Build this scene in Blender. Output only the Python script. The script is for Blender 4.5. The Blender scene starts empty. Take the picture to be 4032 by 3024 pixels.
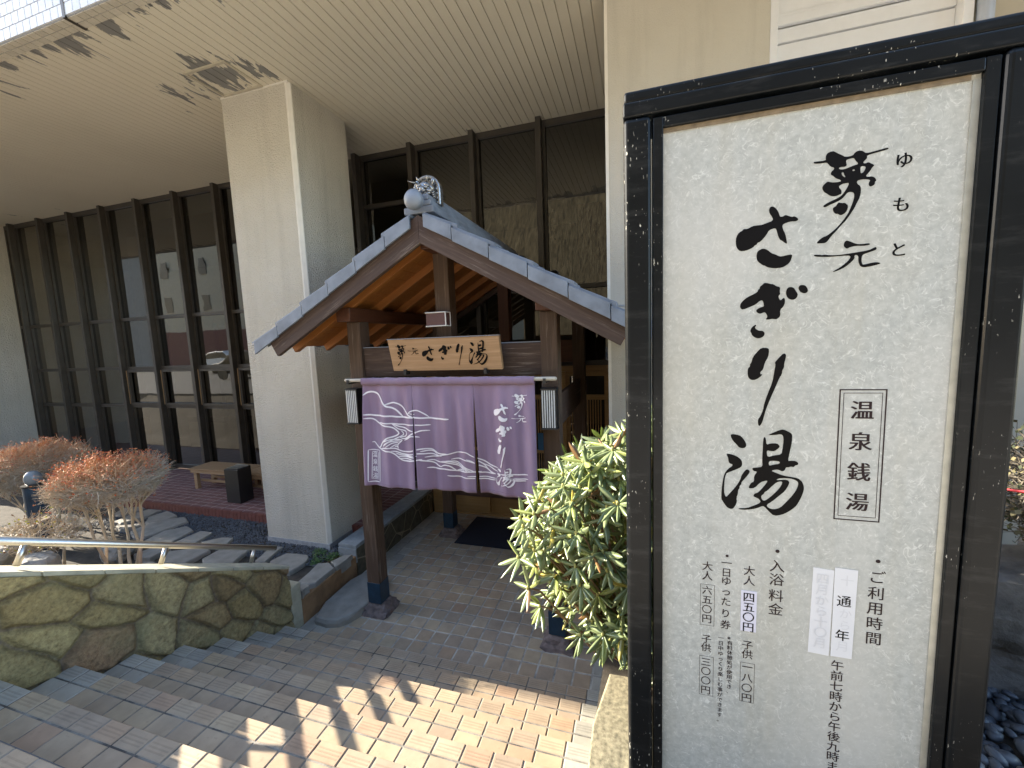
import bpy, bmesh, math, random
import numpy as np
from mathutils import Vector, Matrix, noise
random.seed(7); np.random.seed(7)
SC = bpy.context.scene
COL = SC.collection
PI = math.pi

# ---------------------------------------------------------------- camera, world, sun, exposure
cd = bpy.data.cameras.new('camera'); cam = bpy.data.objects.new('camera', cd); COL.objects.link(cam)
_R = [[0.9559104696, 0.2911191282, -0.0385334560], [-0.0047090336, -0.1160056198, -0.9932373942], [-0.2936205018, 0.9496274792, -0.1095200967]]
cam.matrix_world = Matrix(((_R[0][0], -_R[1][0], -_R[2][0], 1.57460319), (_R[0][1], -_R[1][1], -_R[2][1], -3.12000901),
                           (_R[0][2], -_R[1][2], -_R[2][2], 2.76800348), (0, 0, 0, 1)))
cd.sensor_width = 36.0; cd.lens = 1620.871 / 4032 * 36; cd.clip_start = 0.03; cd.clip_end = 500
SC.camera = cam
SUN_EL = math.radians(23.5)
world = bpy.data.worlds.new('World'); SC.world = world; world.use_nodes = True
wn = world.node_tree; bg = wn.nodes['Background']
sky = wn.nodes.new('ShaderNodeTexSky'); sky.sky_type = 'NISHITA'; sky.sun_disc = False
sky.sun_elevation = SUN_EL; sky.sun_rotation = math.radians(270.0); sky.altitude = 200; sky.air_density = 1.0; sky.dust_density = 0.8
wn.links.new(sky.outputs[0], bg.inputs[0]); bg.inputs[1].default_value = 0.15
sl = bpy.data.lights.new('sun', 'SUN'); sl.energy = 4.3; sl.angle = math.radians(0.5); sl.color = (1.0, 0.895, 0.73)
sun = bpy.data.objects.new('sun', sl); COL.objects.link(sun)
sun.rotation_euler = Vector((2.3, -0.012, -1.0)).to_track_quat('-Z', 'Y').to_euler()
SC.view_settings.view_transform = 'Standard'; SC.view_settings.look = 'None'
SC.view_settings.exposure = 2.32; SC.view_settings.gamma = 1.0
SC.render.engine = 'CYCLES'
cy = SC.cycles; cy.max_bounces = 8; cy.diffuse_bounces = 5; cy.glossy_bounces = 4; cy.transmission_bounces = 6; cy.transparent_max_bounces = 10
cy.caustics_reflective = False; cy.caustics_refractive = False; cy.use_denoising = True; cy.sample_clamp_indirect = 6.0

# ---------------------------------------------------------------- node helpers
class NT:
    def __init__(s, name):
        s.m = bpy.data.materials.new(name); s.m.use_nodes = True; s.t = s.m.node_tree
        s.b = s.t.nodes['Principled BSDF']; s.out = s.t.nodes['Material Output']
    def n(s, typ, **k):
        nd = s.t.nodes.new('ShaderNode' + typ)
        for a, v in k.items(): setattr(nd, a, v)
        return nd
    def l(s, a, b): s.t.links.new(a, b)
    def coord(s, kind='Object', scale=(1, 1, 1)):
        tc = s.n('TexCoord'); mp = s.n('Mapping'); mp.inputs['Scale'].default_value = scale
        s.l(tc.outputs[kind], mp.inputs['Vector']); return mp.outputs[0]
    def noise(s, v, scale=5, detail=4, rough=.55, dist=0):
        nd = s.n('TexNoise'); nd.inputs['Scale'].default_value = scale; nd.inputs['Detail'].default_value = detail
        nd.inputs['Roughness'].default_value = rough; nd.inputs['Distortion'].default_value = dist
        if v is not None: s.l(v, nd.inputs['Vector'])
        return nd.outputs['Fac']
    def ramp(s, fac, stops, interp='LINEAR'):
        r = s.n('ValToRGB'); r.color_ramp.interpolation = interp
        e = r.color_ramp.elements
        while len(e) > 1: e.remove(e[-1])
        for i, (p, c) in enumerate(stops):
            x = e[0] if i == 0 else e.new(p)
            x.position = p; x.color = (*c, 1) if len(c) == 3 else c
        s.l(fac, r.inputs[0]); return r.outputs[0]
    def mix(s, fac, a, b, mode='MIX'):
        nd = s.n('MixRGB'); nd.blend_type = mode
        for i, v in ((0, fac), (1, a), (2, b)):
            if isinstance(v, (int, float)): nd.inputs[i].default_value = v
            elif isinstance(v, tuple): nd.inputs[i].default_value = (*v, 1)
            else: s.l(v, nd.inputs[i])
        return nd.outputs[0]
    def math(s, op, a, b=None, c=None):
        nd = s.n('Math'); nd.operation = op
        for i, v in enumerate((a, b, c)):
            if v is None: continue
            if isinstance(v, (int, float)): nd.inputs[i].default_value = v
            else: s.l(v, nd.inputs[i])
        return nd.outputs[0]
    def attr(s, name='tint'):
        a = s.n('Attribute'); a.attribute_name = name; return a.outputs['Color']
    def base(s, c):
        if isinstance(c, tuple): s.b.inputs['Base Color'].default_value = (*c, 1)
        else: s.l(c, s.b.inputs['Base Color'])
        return s
    def set(s, **k):
        for a, v in k.items():
            a = a.replace('_', ' ')
            if isinstance(v, (int, float)): s.b.inputs[a].default_value = v
            elif isinstance(v, tuple): s.b.inputs[a].default_value = v
            else: s.l(v, s.b.inputs[a])
        return s
    def bump(s, h, strength=.3, dist=.01):
        b = s.n('Bump'); b.inputs['Strength'].default_value = strength; b.inputs['Distance'].default_value = dist
        s.l(h, b.inputs['Height']); s.l(b.outputs[0], s.b.inputs['Normal']); return s
def sc3(c, f): return tuple(min(1, x * f) for x in c)

def mat_plain(name, c, rough=.6, var=.12, scale=12, metal=0, bump=.1, spec=.5):
    m = NT(name); v = m.coord()
    f = m.noise(v, scale, 5)
    m.base(m.ramp(f, [(.25, sc3(c, 1 - var)), (.75, sc3(c, 1 + var))])).set(Roughness=rough, Metallic=metal, Specular_IOR_Level=spec)
    if bump: m.bump(m.noise(v, scale * 8, 4), bump, .004)
    return m.m
def mat_wood(name, c1, c2, rough=.6, grain=1.0, worn=None, bump=.35):
    # grain runs along local X
    m = NT(name); v = m.coord(scale=(1.3 * grain, 22 * grain, 22 * grain))
    f = m.noise(v, 1.6, 6, .62, .6)
    v2 = m.coord(scale=(3, 130, 130)); f2 = m.noise(v2, 1.0, 3, .6)
    col = m.ramp(f, [(.28, c1), (.5, sc3(c1, 1.15)), (.72, c2)])
    col = m.mix(m.math('MULTIPLY', f2, .45), col, sc3(c1, .45))
    if worn:
        v3 = m.coord(scale=(2.2, 45, 45)); f3 = m.noise(v3, 1.0, 5, .7)
        v4 = m.coord(); f4 = m.noise(v4, 2.2, 3)
        k = m.math('MULTIPLY', m.ramp(f3, [(.55, (0, 0, 0)), (.68, (1, 1, 1))]), m.ramp(f4, [(.4, (0, 0, 0)), (.65, (.8, .8, .8))]))
        col = m.mix(k, col, worn)
    m.base(col).set(Roughness=rough)
    m.bump(m.math('ADD', f, m.math('MULTIPLY', f2, .6)), bump, .006)
    return m.m
M = {}
# tiles: per-tile colour comes from the tile itself (attribute "tint")
m = NT('floor_tile'); v = m.coord()
f = m.noise(v, 9, 6, .6); f2 = m.noise(v, 160, 3)
c = m.mix(1.0, m.attr(), m.ramp(f, [(.3, (.72, .71, .70)), (.7, (.95, .935, .915))]), 'MULTIPLY')
st = m.ramp(m.noise(v, 26, 5, .7), [(.60, (0, 0, 0)), (.75, (.5, .5, .5))])
c = m.mix(st, c, (.17, .12, .08))
m.base(c).set(Roughness=.55).bump(f2, .12, .002); M['tile'] = m.m
for nm, a, b in (('grout', (.06, .055, .05), (.30, .28, .24)), ('grout_light', (.20, .19, .17), (.50, .47, .41))):
    m = NT('tile_' + nm); v = m.coord(); f = m.noise(v, 5, 6, .65)
    m.base(m.ramp(f, [(.38, a), (.62, b)])).set(Roughness=.9).bump(m.noise(v, 200, 3), .5, .003); M[nm] = m.m
def mat_stucco(name, a, b, sc=55, st=.8, dist=.012):
    m = NT(name); v = m.coord(); f = m.noise(v, 1.3, 5, .6)
    f3 = m.noise(m.coord(scale=(6, 6, .5)), 1.0, 5, .6)
    col = m.ramp(f, [(.3, a), (.7, b)])
    col = m.mix(m.ramp(f3, [(.48, (0, 0, 0)), (.78, (.45, .45, .45))]), col, sc3(a, .68))
    m.base(col).set(Roughness=.9)
    h = m.noise(v, sc, 4, .55, .3)
    m.bump(m.ramp(h, [(.35, (0, 0, 0)), (.62, (1, 1, 1))]), st, dist); return m.m
M['stucco'] = mat_stucco('column_stucco', (.63, .585, .49), (.70, .655, .565))
M['stucco_tan'] = mat_stucco('pillar_stucco', (.55, .51, .43), (.60, .565, .485), 90, .35, .006)
M['skirt'] = mat_plain('skirting_stone', (.33, .34, .35), .85, .25, 20, bump=.4)
M['trim'] = mat_plain('corner_trim', (.78, .74, .66), .6, .05)
# painted soffit boards with peeling paint that shows the grey board
m = NT('soffit_paint'); v = m.coord()
f = m.noise(v, .7, 4)
cream = m.ramp(f, [(.3, (.66, .605, .485)), (.7, (.71, .655, .53))])
pos = m.n('NewGeometry').outputs['Position']; sp = m.n('SeparateXYZ'); m.l(pos, sp.inputs[0])
n1 = m.noise(m.coord(scale=(5.5, 1.5, 1)), 1.0, 6, .62, .5)
n2 = m.noise(m.coord(scale=(1.1, 1.1, 1)), 1.0, 2)
edge = m.math('MULTIPLY', m.math('SUBTRACT', 1.0, m.math('MULTIPLY', m.math('ABSOLUTE', m.math('ADD', sp.outputs[1], .36)), 2.1)), 1.0)
dx = m.math('MULTIPLY', m.math('ADD', sp.outputs[0], 2.62), .72); dy = m.math('MULTIPLY', m.math('SUBTRACT', sp.outputs[1], .55), 1.15)
hatch = m.math('SUBTRACT', 1.0, m.math('SQRT', m.math('ADD', m.math('MULTIPLY', dx, dx), m.math('MULTIPLY', dy, dy))))
prox = m.math('MAXIMUM', m.math('MAXIMUM', edge, hatch), 0.0)
k = m.math('ADD', n1, m.math('ADD', m.math('MULTIPLY', prox, .235), m.math('MULTIPLY', m.math('SUBTRACT', n2, .5), .14)))
chips = m.ramp(m.noise(m.coord(scale=(16, 4, 1)), 1.0, 3, .5, .3), [(.765, (0, 0, 0)), (.775, (1, 1, 1))])
peel = m.ramp(k, [(.722, (0, 0, 0)), (.734, (1, 1, 1))])
peel = m.math('MAXIMUM', peel, chips)
m.base(m.mix(peel, cream, (.215, .21, .20))).set(Roughness=.65)
m.bump(m.math('SUBTRACT', 1.0, peel), .5, .003); M['soffit'] = m.m
M['hatch_trim'] = mat_plain('hatch_trim', (.50, .45, .35), .6)
m = NT('fascia_tile'); v = m.coord()
f = m.noise(v, 40, 4); m.base(m.mix(1.0, m.attr(), m.ramp(f, [(.3, (.9, .9, .9)), (.7, (1.05, 1.05, 1.05))]), 'MULTIPLY')).set(Roughness=.35).bump(m.noise(v, 25, 3), .3, .004); M['fascia'] = m.m
M['fascia_joint'] = mat_plain('fascia_joint', (.30, .31, .33), .9)
M['bronze'] = mat_plain('bronze_aluminium', (.050, .042, .034), .42, .2, 6, bump=0)
M['bronze_light'] = mat_plain('brass_stay', (.42, .27, .13), .4, .1)
def mat_glass(name, tint, ior, refl):
    m = NT(name); t = m.t; t.nodes.remove(m.b)
    tr = m.n('BsdfTransparent'); tr.inputs[0].default_value = (*tint, 1)
    gl = m.n('BsdfGlossy'); gl.inputs['Roughness'].default_value = 0.0; gl.inputs[0].default_value = (.95, .93, .88, 1)
    fr = m.n('Fresnel'); fr.inputs[0].default_value = ior
    v = m.coord(); b = m.n('Bump'); b.inputs['Strength'].default_value = .06; b.inputs['Distance'].default_value = .02
    m.l(m.noise(v, 1.6, 2), b.inputs['Height']); m.l(b.outputs[0], gl.inputs['Normal'])
    mx = m.n('MixShader'); k = m.math('MINIMUM', m.math('MULTIPLY', fr.outputs[0], refl), 1.0)
    m.l(k, mx.inputs[0]); m.l(tr.outputs[0], mx.inputs[1]); m.l(gl.outputs[0], mx.inputs[2]); m.l(mx.outputs[0], m.out.inputs[0]); return m.m
M['glass'] = mat_glass('tinted_glass', (.22, .21, .19), 1.5, 2.3)
M['blind'] = mat_plain('roller_blind', (.55, .52, .42), .8, .04)
M['inner_wall'] = mat_plain('inner_wall', (.30, .28, .235), .8, .06)
M['inner_floor'] = mat_plain('inner_floor', (.10, .06, .05), .5, .2)
M['wood'] = mat_wood('dark_weathered_wood', (.060, .034, .024), (.115, .072, .052), .7, worn=(.30, .24, .20))
M['wood_post'] = mat_wood('brown_post_wood', (.075, .043, .026), (.15, .095, .062), .7, worn=(.26, .21, .17))
M['wood_orange'] = mat_wood('oiled_cedar', (.30, .11, .024), (.46, .18, .045), .5, bump=.15)
M['wood_red'] = mat_wood('red_brown_wood', (.085, .030, .014), (.15, .052, .022), .55)
M['board_wood'] = mat_wood('pale_zelkova_board', (.40, .24, .125), (.60, .385, .225), .6, .8, bump=.3)
M['door_wood'] = mat_wood('pale_door_wood', (.34, .21, .085), (.46, .30, .14), .5, bump=.1)
M['bench_wood'] = mat_wood('bench_wood', (.32, .20, .105), (.46, .31, .175), .6)
M['pole_wood'] = mat_wood('pale_pole', (.55, .50, .42), (.70, .66, .58), .6)
M['blue_cap'] = mat_plain('blue_copper_shoe', (.012, .035, .062), .45, .35, 14, bump=.15)
M['base_stone'] = mat_plain('base_stone', (.15, .115, .105), .85, .55, 16, bump=.9)
M['roof_tile'] = mat_plain('silver_grey_tile', (.185, .212, .258), .42, .3, 7, bump=.12)
M['silver'] = mat_plain('silver_glazed_ornament', (.34, .335, .33), .27, .3, 14, metal=.85, bump=.15)
m = NT('sign_black_paint'); v = m.coord()
f = m.noise(v, 7, 5); sp1 = m.ramp(m.noise(m.coord(scale=(1, 1, .3)), 190, 2, .5), [(.685, (0, 0, 0)), (.71, (1, 1, 1))])
spk = m.math('MULTIPLY', sp1, m.ramp(m.noise(v, 4, 3), [(.52, (0, 0, 0)), (.66, (.9, .9, .9))]))
dust = m.ramp(m.noise(m.coord(scale=(3, 3, 14)), 2.0, 6, .7), [(.52, (0, 0, 0)), (.8, (.25, .25, .25))])
c = m.mix(dust, m.ramp(f, [(.3, (.0035, .0048, .006)), (.7, (.006, .0075, .009))]), (.10, .10, .095))
m.base(m.mix(spk, c, (.62, .60, .52))).set(Roughness=.30, Specular_IOR_Level=.22).bump(m.noise(v, 300, 2), .08, .001); M['sign_black'] = m.m
m = NT('washi_panel'); v = m.coord()
def fibre(sc, ds, w):
    q = m.noise(v, sc, 1.5, .5, ds); return m.ramp(m.math('ABSOLUTE', m.math('SUBTRACT', q, .5)), [(0.0, (1, 1, 1)), (w, (0, 0, 0))])
fib = m.math('MULTIPLY', fibre(24, 2.2, .035), m.ramp(m.noise(v, 55, 2), [(.45, (0, 0, 0)), (.6, (1, 1, 1))])); fib2 = m.math('MULTIPLY', fibre(48, 1.6, .05), m.ramp(m.noise(v, 90, 2), [(.45, (0, 0, 0)), (.6, (1, 1, 1))]))
cloud = m.noise(v, 60, 5, .6)
c = m.ramp(cloud, [(.35, (0.347, 0.36, 0.338)), (.65, (0.441, 0.455, 0.427))])
c = m.mix(m.math('MULTIPLY', fib, .75), c, (.66, .675, .635)); c = m.mix(m.math('MULTIPLY', fib2, .35), c, (.63, .645, .60))
yel = m.ramp(m.noise(v, 1.7, 3), [(.5, (0, 0, 0)), (.8, (.4, .4, .4))]); c = m.mix(yel, c, (.52, .48, .37))
drip = m.ramp(m.noise(m.coord(scale=(11, 11, .45)), 1.0, 5, .6), [(.50, (0, 0, 0)), (.74, (.30, .30, .30))]); c = m.mix(drip, c, (.40, .36, .26))
pale = m.ramp(m.noise(m.coord(scale=(2.2, 2.2, 1.1)), 1.0, 2), [(.48, (0, 0, 0)), (.66, (.55, .55, .55))]); c = m.mix(pale, c, (0.54, 0.531, 0.486))
m.base(c).set(Roughness=.75, Coat_Weight=.22, Coat_Roughness=.12); M['washi'] = m.m
M['ink'] = mat_plain('black_lettering', (.004, .0035, .0035), .6, .1, 8, bump=0, spec=.12)
M['ink_brown'] = mat_plain('dark_brown_lettering', (.028, .017, .018), .6, .1, 8, bump=0, spec=.15)
M['ink_faint'] = mat_plain('faint_lettering', (.595, .605, .625), .6, .03, bump=0)
M['paper'] = mat_plain('white_sticker', (.66, .67, .69), .5, .02, bump=0)
M['lilac_paper'] = mat_plain('lilac_sticker', (.60, .60, .70), .5, .02, bump=0)
M['alu'] = mat_plain('aluminium_strip', (.42, .42, .37), .45, .15, 30, metal=.5, bump=.1)
M['rust'] = mat_plain('rusty_edge', (.20, .155, .10), .8, .4, 40)
M['grey_wall'] = mat_plain('grey_render', (.24, .24, .24), .9, .1, 3)
M['steel'] = mat_plain('brushed_steel', (.55, .515, .46), .34, .06, 40, metal=1.0, bump=.02)
m = NT('noren_cloth'); v = m.coord()
f = m.noise(m.coord(scale=(5, 5, 1.6)), 1.0, 4); g = m.noise(v, 260, 2)
c = m.ramp(f, [(.3, (.225, .150, .235)), (.55, (.268, .188, .280)), (.75, (.315, .232, .33))])
fade = m.ramp(m.noise(m.coord(scale=(9, 9, 1.0)), 1.0, 3), [(.5, (0, 0, 0)), (.75, (.35, .35, .35))]); c = m.mix(fade, c, (.34, .20, .29))
m.base(c).set(Roughness=.9, Sheen_Weight=.25).bump(g, .25, .002); M['noren'] = m.m
M['noren_white'] = mat_plain('white_print', (.86, .82, .86), .85, .05, 40, bump=.1)
m = NT('rubble_wall'); v = m.coord(); f = m.noise(v, 38, 8, .72); g = m.noise(v, 3, 4)
c = m.mix(1.0, m.attr(), m.ramp(f, [(.3, (.5, .47, .42)), (.5, (1, .97, .92)), (.72, (1.5, 1.5, 1.42))]), 'MULTIPLY')
c = m.mix(m.ramp(g, [(.5, (0, 0, 0)), (.72, (.45, .45, .45))]), c, (.30, .285, .14))
m.base(c).set(Roughness=.85).bump(f, .8, .02); M['rubble'] = m.m
M['cap'] = mat_plain('wall_coping', (.44, .41, .30), .85, .25, 10, bump=.5)
M['slab'] = mat_plain('flagstone', (.25, .235, .205), .8, .22, 9, bump=.45)
M['slab_edge'] = mat_plain('orange_render', (.27, .155, .075), .85, .35, 7, bump=.3)
M['curb'] = mat_plain('grey_curb_stone', (.25, .27, .28), .8, .2, 14, bump=.5)
M['granite'] = mat_plain('mossy_granite', (.235, .21, .14), .9, .6, 46, bump=1.0)
m = NT('dark_cladding'); v = m.coord()
vo = m.n('TexVoronoi'); vo.feature = 'DISTANCE_TO_EDGE'; vo.inputs['Scale'].default_value = 3.6; m.l(v, vo.inputs['Vector'])
j = m.ramp(vo.outputs['Distance'], [(.012, (1, 1, 1)), (.03, (0, 0, 0))]); c = m.ramp(m.noise(v, 14, 5), [(.3, (.055, .05, .035)), (.7, (.12, .105, .07))])
m.base(m.mix(j, c, (.27, .23, .16))).set(Roughness=.8).bump(m.math('SUBTRACT', 1.0, j), .4, .006); M['cladding'] = m.m
M['soil'] = mat_plain('dark_soil', (.050, .042, .032), .95, .5, 14, bump=1.0)
M['gravel'] = mat_plain('dark_gravel', (.085, .092, .105), .75, .5, 22, bump=.3)
M['asphalt'] = mat_plain('street_asphalt', (.11, .11, .11), .9, .2, 30, bump=.5)
m = NT('terrace_brick'); v = m.coord()
br = m.n('TexBrick'); br.inputs['Scale'].default_value = 1.0; br.inputs['Mortar Size'].default_value = .008; br.inputs['Brick Width'].default_value = .21; br.inputs['Row Height'].default_value = .10
br.inputs['Color1'].default_value = (.150, .066, .060, 1); br.inputs['Color2'].default_value = (.19, .088, .078, 1); br.inputs['Mortar'].default_value = (.33, .26, .25, 1); br.offset = 0.0
m.l(v, br.inputs['Vector']); m.base(m.mix(1.0, br.outputs['Color'], m.ramp(m.noise(v, 8, 5), [(.3, (.75, .75, .78)), (.7, (1.2, 1.2, 1.2))]), 'MULTIPLY')).set(Roughness=.6).bump(br.outputs['Fac'], -.3, .004); M['brick'] = m.m
M['bounce_paving'] = mat_plain('pale_bounce_paving', (.56, .50, .41), .9, .15, 6)  # pale warm tone picked for the light it throws back
M['brick_edge'] = mat_plain('brick_edge', (.17, .055, .042), .7, .25, 18, bump=.2)
M['black_metal'] = mat_plain('black_metal', (.014, .014, .015), .38, .2, 6, bump=.03)
M['lantern_paper'] = mat_plain('lantern_slat', (.66, .66, .64), .5, .03, bump=0)
M['box_brown'] = mat_plain('lamp_box_brown', (.10, .045, .04), .5, .12, 40, bump=.1)
M['white_edge'] = mat_plain('lamp_box_edge', (.80, .78, .74), .5, .03, bump=0)
M['mat'] = mat_plain('navy_mat', (.012, .014, .026), .95, .4, 120, bump=.9)
m = NT('rhododendron_leaf'); tint = m.attr(); v = m.coord()
m.base(m.mix(1.0, tint, m.ramp(m.noise(v, 30, 3), [(.3, (.85, .85, .85)), (.7, (1.12, 1.12, 1.12))]), 'MULTIPLY')).set(Roughness=.27, Specular_IOR_Level=.8)
tl_ = m.n('BsdfTranslucent'); m.l(m.mix(1.0, tint, (1.0, 1.15, .45), 'MULTIPLY'), tl_.inputs[0]); mxs = m.n('MixShader'); mxs.inputs[0].default_value = .2
m.l(m.b.outputs[0], mxs.inputs[1]); m.l(tl_.outputs[0], mxs.inputs[2]); m.l(mxs.outputs[0], m.out.inputs[0]); M['leaf'] = m.m
m = NT('twig_bark'); m.base(m.attr()).set(Roughness=.75); M['twig'] = m.m
M['rock'] = mat_plain('garden_rock', (.27, .26, .23), .85, .45, 10, bump=1.0)
M['boulder'] = mat_plain('dark_boulder', (.12, .115, .11), .85, .5, 8, bump=1.0)
M['pebble'] = mat_plain('black_pebble', (.055, .062, .075), .5, .4, 10, bump=.2)
M['weed'] = mat_plain('green_weed', (.07, .15, .03), .6, .35, 30, bump=0)
M['shutter'] = mat_plain('white_shutter', (.80, .81, .83), .4, .03, bump=0)
M['blue_paper'] = mat_plain('blue_notice', (.035, .16, .36), .5, .05, bump=0)
M['beige_wall'] = mat_plain('beige_render', (.50, .45, .36), .9, .08, 3)
M['maroon'] = mat_plain('maroon_panel', (.13, .045, .045), .7, .1)
M['pipe'] = mat_plain('drain_pipe', (.42, .47, .56), .4, .05, bump=0)
M['globe'] = mat_plain('lamp_globe', (.22, .24, .25), .08, .03, bump=0)
M['red_rope'] = mat_plain('red_rope', (.55, .05, .06), .6)
m = NT('winter_hillside'); f = m.noise(m.coord(scale=(3.5, .6, .3)), 1.0, 8, .75, 1.2)
m.base(m.ramp(f, [(.36, (.03, .025, .014)), (.5, (.16, .12, .06)), (.64, (.27, .21, .12))])).set(Roughness=.9); M['crown'] = m.m
M['bark'] = mat_plain('tree_bark', (.11, .085, .065), .9, .3, 12, bump=.5)

# ---------------------------------------------------------------- mesh helpers
def link(name, me, mats, parent=None, smooth=False):
    for k in (mats if isinstance(mats, (list, tuple)) else [mats]): me.materials.append(M[k])
    o = bpy.data.objects.new(name, me); COL.objects.link(o)
    if parent is not None:
        o.parent = parent; o.matrix_parent_inverse = PINV[parent.name] if parent.name in PINV else Matrix()
    if smooth:
        for p in me.polygons: p.use_smooth = True
    return o
PINV = {}
def thing(name, label, cat, loc=(0, 0, 0), group=None):
    o = bpy.data.objects.new(name, None); COL.objects.link(o); o.location = loc; o.empty_display_size = .1
    PINV[o.name] = Matrix.Translation(loc).inverted()
    o['label'] = label; o['category'] = cat
    if group: o['group'] = group
    return o
def tag(o, label, cat, group=None):
    o['label'] = label; o['category'] = cat
    if group: o['group'] = group
    return o
class MB:
    def __init__(s): s.v = []; s.f = []; s.mi = []; s.t = []; s.tint = (1, 1, 1)
    def add(s, vs, fs, mi=0):
        b = len(s.v); s.v += [tuple(p) for p in vs]; s.f += [tuple(b + i for i in q) for q in fs]; s.mi += [mi] * len(fs); s.t += [s.tint] * len(vs)
        return s
    def box(s, x0, x1, y0, y1, z0, z1, mi=0):
        return s.add([(x, y, z) for z in (z0, z1) for y in (y0, y1) for x in (x0, x1)],
                     [(0, 2, 3, 1), (4, 5, 7, 6), (0, 1, 5, 4), (2, 6, 7, 3), (0, 4, 6, 2), (1, 3, 7, 5)], mi)
    def tilebox(s, x0, x1, y0, y1, z0, z1, b=.004, mi=0):   # box with a chamfered top, no bottom
        vs = [(x0, y0, z0), (x1, y0, z0), (x1, y1, z0), (x0, y1, z0), (x0, y0, z1 - b), (x1, y0, z1 - b), (x1, y1, z1 - b), (x0, y1, z1 - b),
              (x0 + b, y0 + b, z1), (x1 - b, y0 + b, z1), (x1 - b, y1 - b, z1), (x0 + b, y1 - b, z1)]
        fs = [(8, 9, 10, 11)]
        for i in range(4):
            j = (i + 1) % 4; fs += [(i, j, 4 + j, 4 + i), (4 + i, 4 + j, 8 + j, 8 + i)]
        return s.add(vs, fs, mi)
    def prism(s, poly, axis, a, b, mi=0):      # poly: 2-D points; axis: extrusion axis
        n = len(poly)
        def P(p, t): return {'x': (t, p[0], p[1]), 'y': (p[0], t, p[1]), 'z': (p[0], p[1], t)}[axis]
        vs = [P(p, a) for p in poly] + [P(p, b) for p in poly]
        return s.add(vs, [tuple(range(n))[::-1], tuple(range(n, 2 * n))] + [(i, (i + 1) % n, n + (i + 1) % n, n + i) for i in range(n)], mi)
    def tube(s, path, r, n=6, mi=0, cap=True):
        path = [Vector(p) for p in path]; m_ = len(path); rr = r if isinstance(r, (list, tuple)) else [r] * m_
        vs = []
        for i, p in enumerate(path):
            d = (path[min(i + 1, m_ - 1)] - path[max(i - 1, 0)])
            d = d.normalized() if d.length > 1e-9 else Vector((0, 0, 1))
            u = d.cross(Vector((.31, .17, .93)));
            if u.length < 1e-3: u = d.cross(Vector((1, 0, 0)))
            u.normalize(); w = d.cross(u)
            for k in range(n):
                a = 2 * PI * k / n; vs.append(p + (u * math.cos(a) + w * math.sin(a)) * rr[i])
        fs = [(i * n + k, i * n + (k + 1) % n, (i + 1) * n + (k + 1) % n, (i + 1) * n + k) for i in range(m_ - 1) for k in range(n)]
        if cap: fs += [tuple(range(n))[::-1], tuple((m_ - 1) * n + k for k in range(n))]
        return s.add(vs, fs, mi)
    def ball(s, c, r, nu=16, nv=10, mi=0, rot=None):
        r = r if isinstance(r, (tuple, list)) else (r, r, r); vs = []
        for i in range(nv + 1):
            th = PI * i / nv
            for k in range(nu):
                ph = 2 * PI * k / nu
                p = Vector((r[0] * math.sin(th) * math.cos(ph), r[1] * math.sin(th) * math.sin(ph), r[2] * math.cos(th)))
                if rot: p = rot @ p
                vs.append((c[0] + p.x, c[1] + p.y, c[2] + p.z))
        return s.add(vs, [(i * nu + k, (i + 1) * nu + k, (i + 1) * nu + (k + 1) % nu, i * nu + (k + 1) % nu) for i in range(nv) for k in range(nu)], mi)
    def done(s, name, mats, parent=None, smooth=False, bevel=0, tint=False, seg=2):
        me = bpy.data.meshes.new(name); me.from_pydata(s.v, [], s.f); me.update()
        if any(s.mi):
            for p, k in zip(me.polygons, s.mi): p.material_index = k
        if tint:
            a = me.color_attributes.new('tint', 'FLOAT_COLOR', 'POINT')
            a.data.foreach_set('color', np.array([(*c, 1) for c in s.t], dtype=np.float32).ravel())
        o = link(name, me, mats, parent, smooth)
        if bevel:
            b = o.modifiers.new('bevel', 'BEVEL'); b.width = bevel; b.segments = seg; b.limit_method = 'ANGLE'; b.angle_limit = math.radians(40)
        return o
def beam(name, p0, p1, w, h, mat, parent=None, bevel=.006, up=(0, 0, 1)):
    """A timber with its grain along local X from p0 to p1; w across, h in the up direction."""
    p0 = Vector(p0); p1 = Vector(p1); d = (p1 - p0); L = d.length; x = d.normalized(); u = Vector(up); y = u.cross(x).normalized(); z = x.cross(y)
    o = MB().box(-L / 2, L / 2, -w / 2, w / 2, -h / 2, h / 2).done(name, mat, None, bevel=bevel)
    Mw = Matrix((x, y, z)).transposed().to_4x4(); Mw.translation = (p0 + p1) / 2
    if parent is not None: o.parent = parent; o.matrix_parent_inverse = PINV[parent.name]
    o.matrix_basis = Mw
    PINV[o.name] = Mw.inverted()
    return o
def structure(o): o['kind'] = 'structure'; return o
def stuff(o): o['kind'] = 'stuff'; return o

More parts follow.
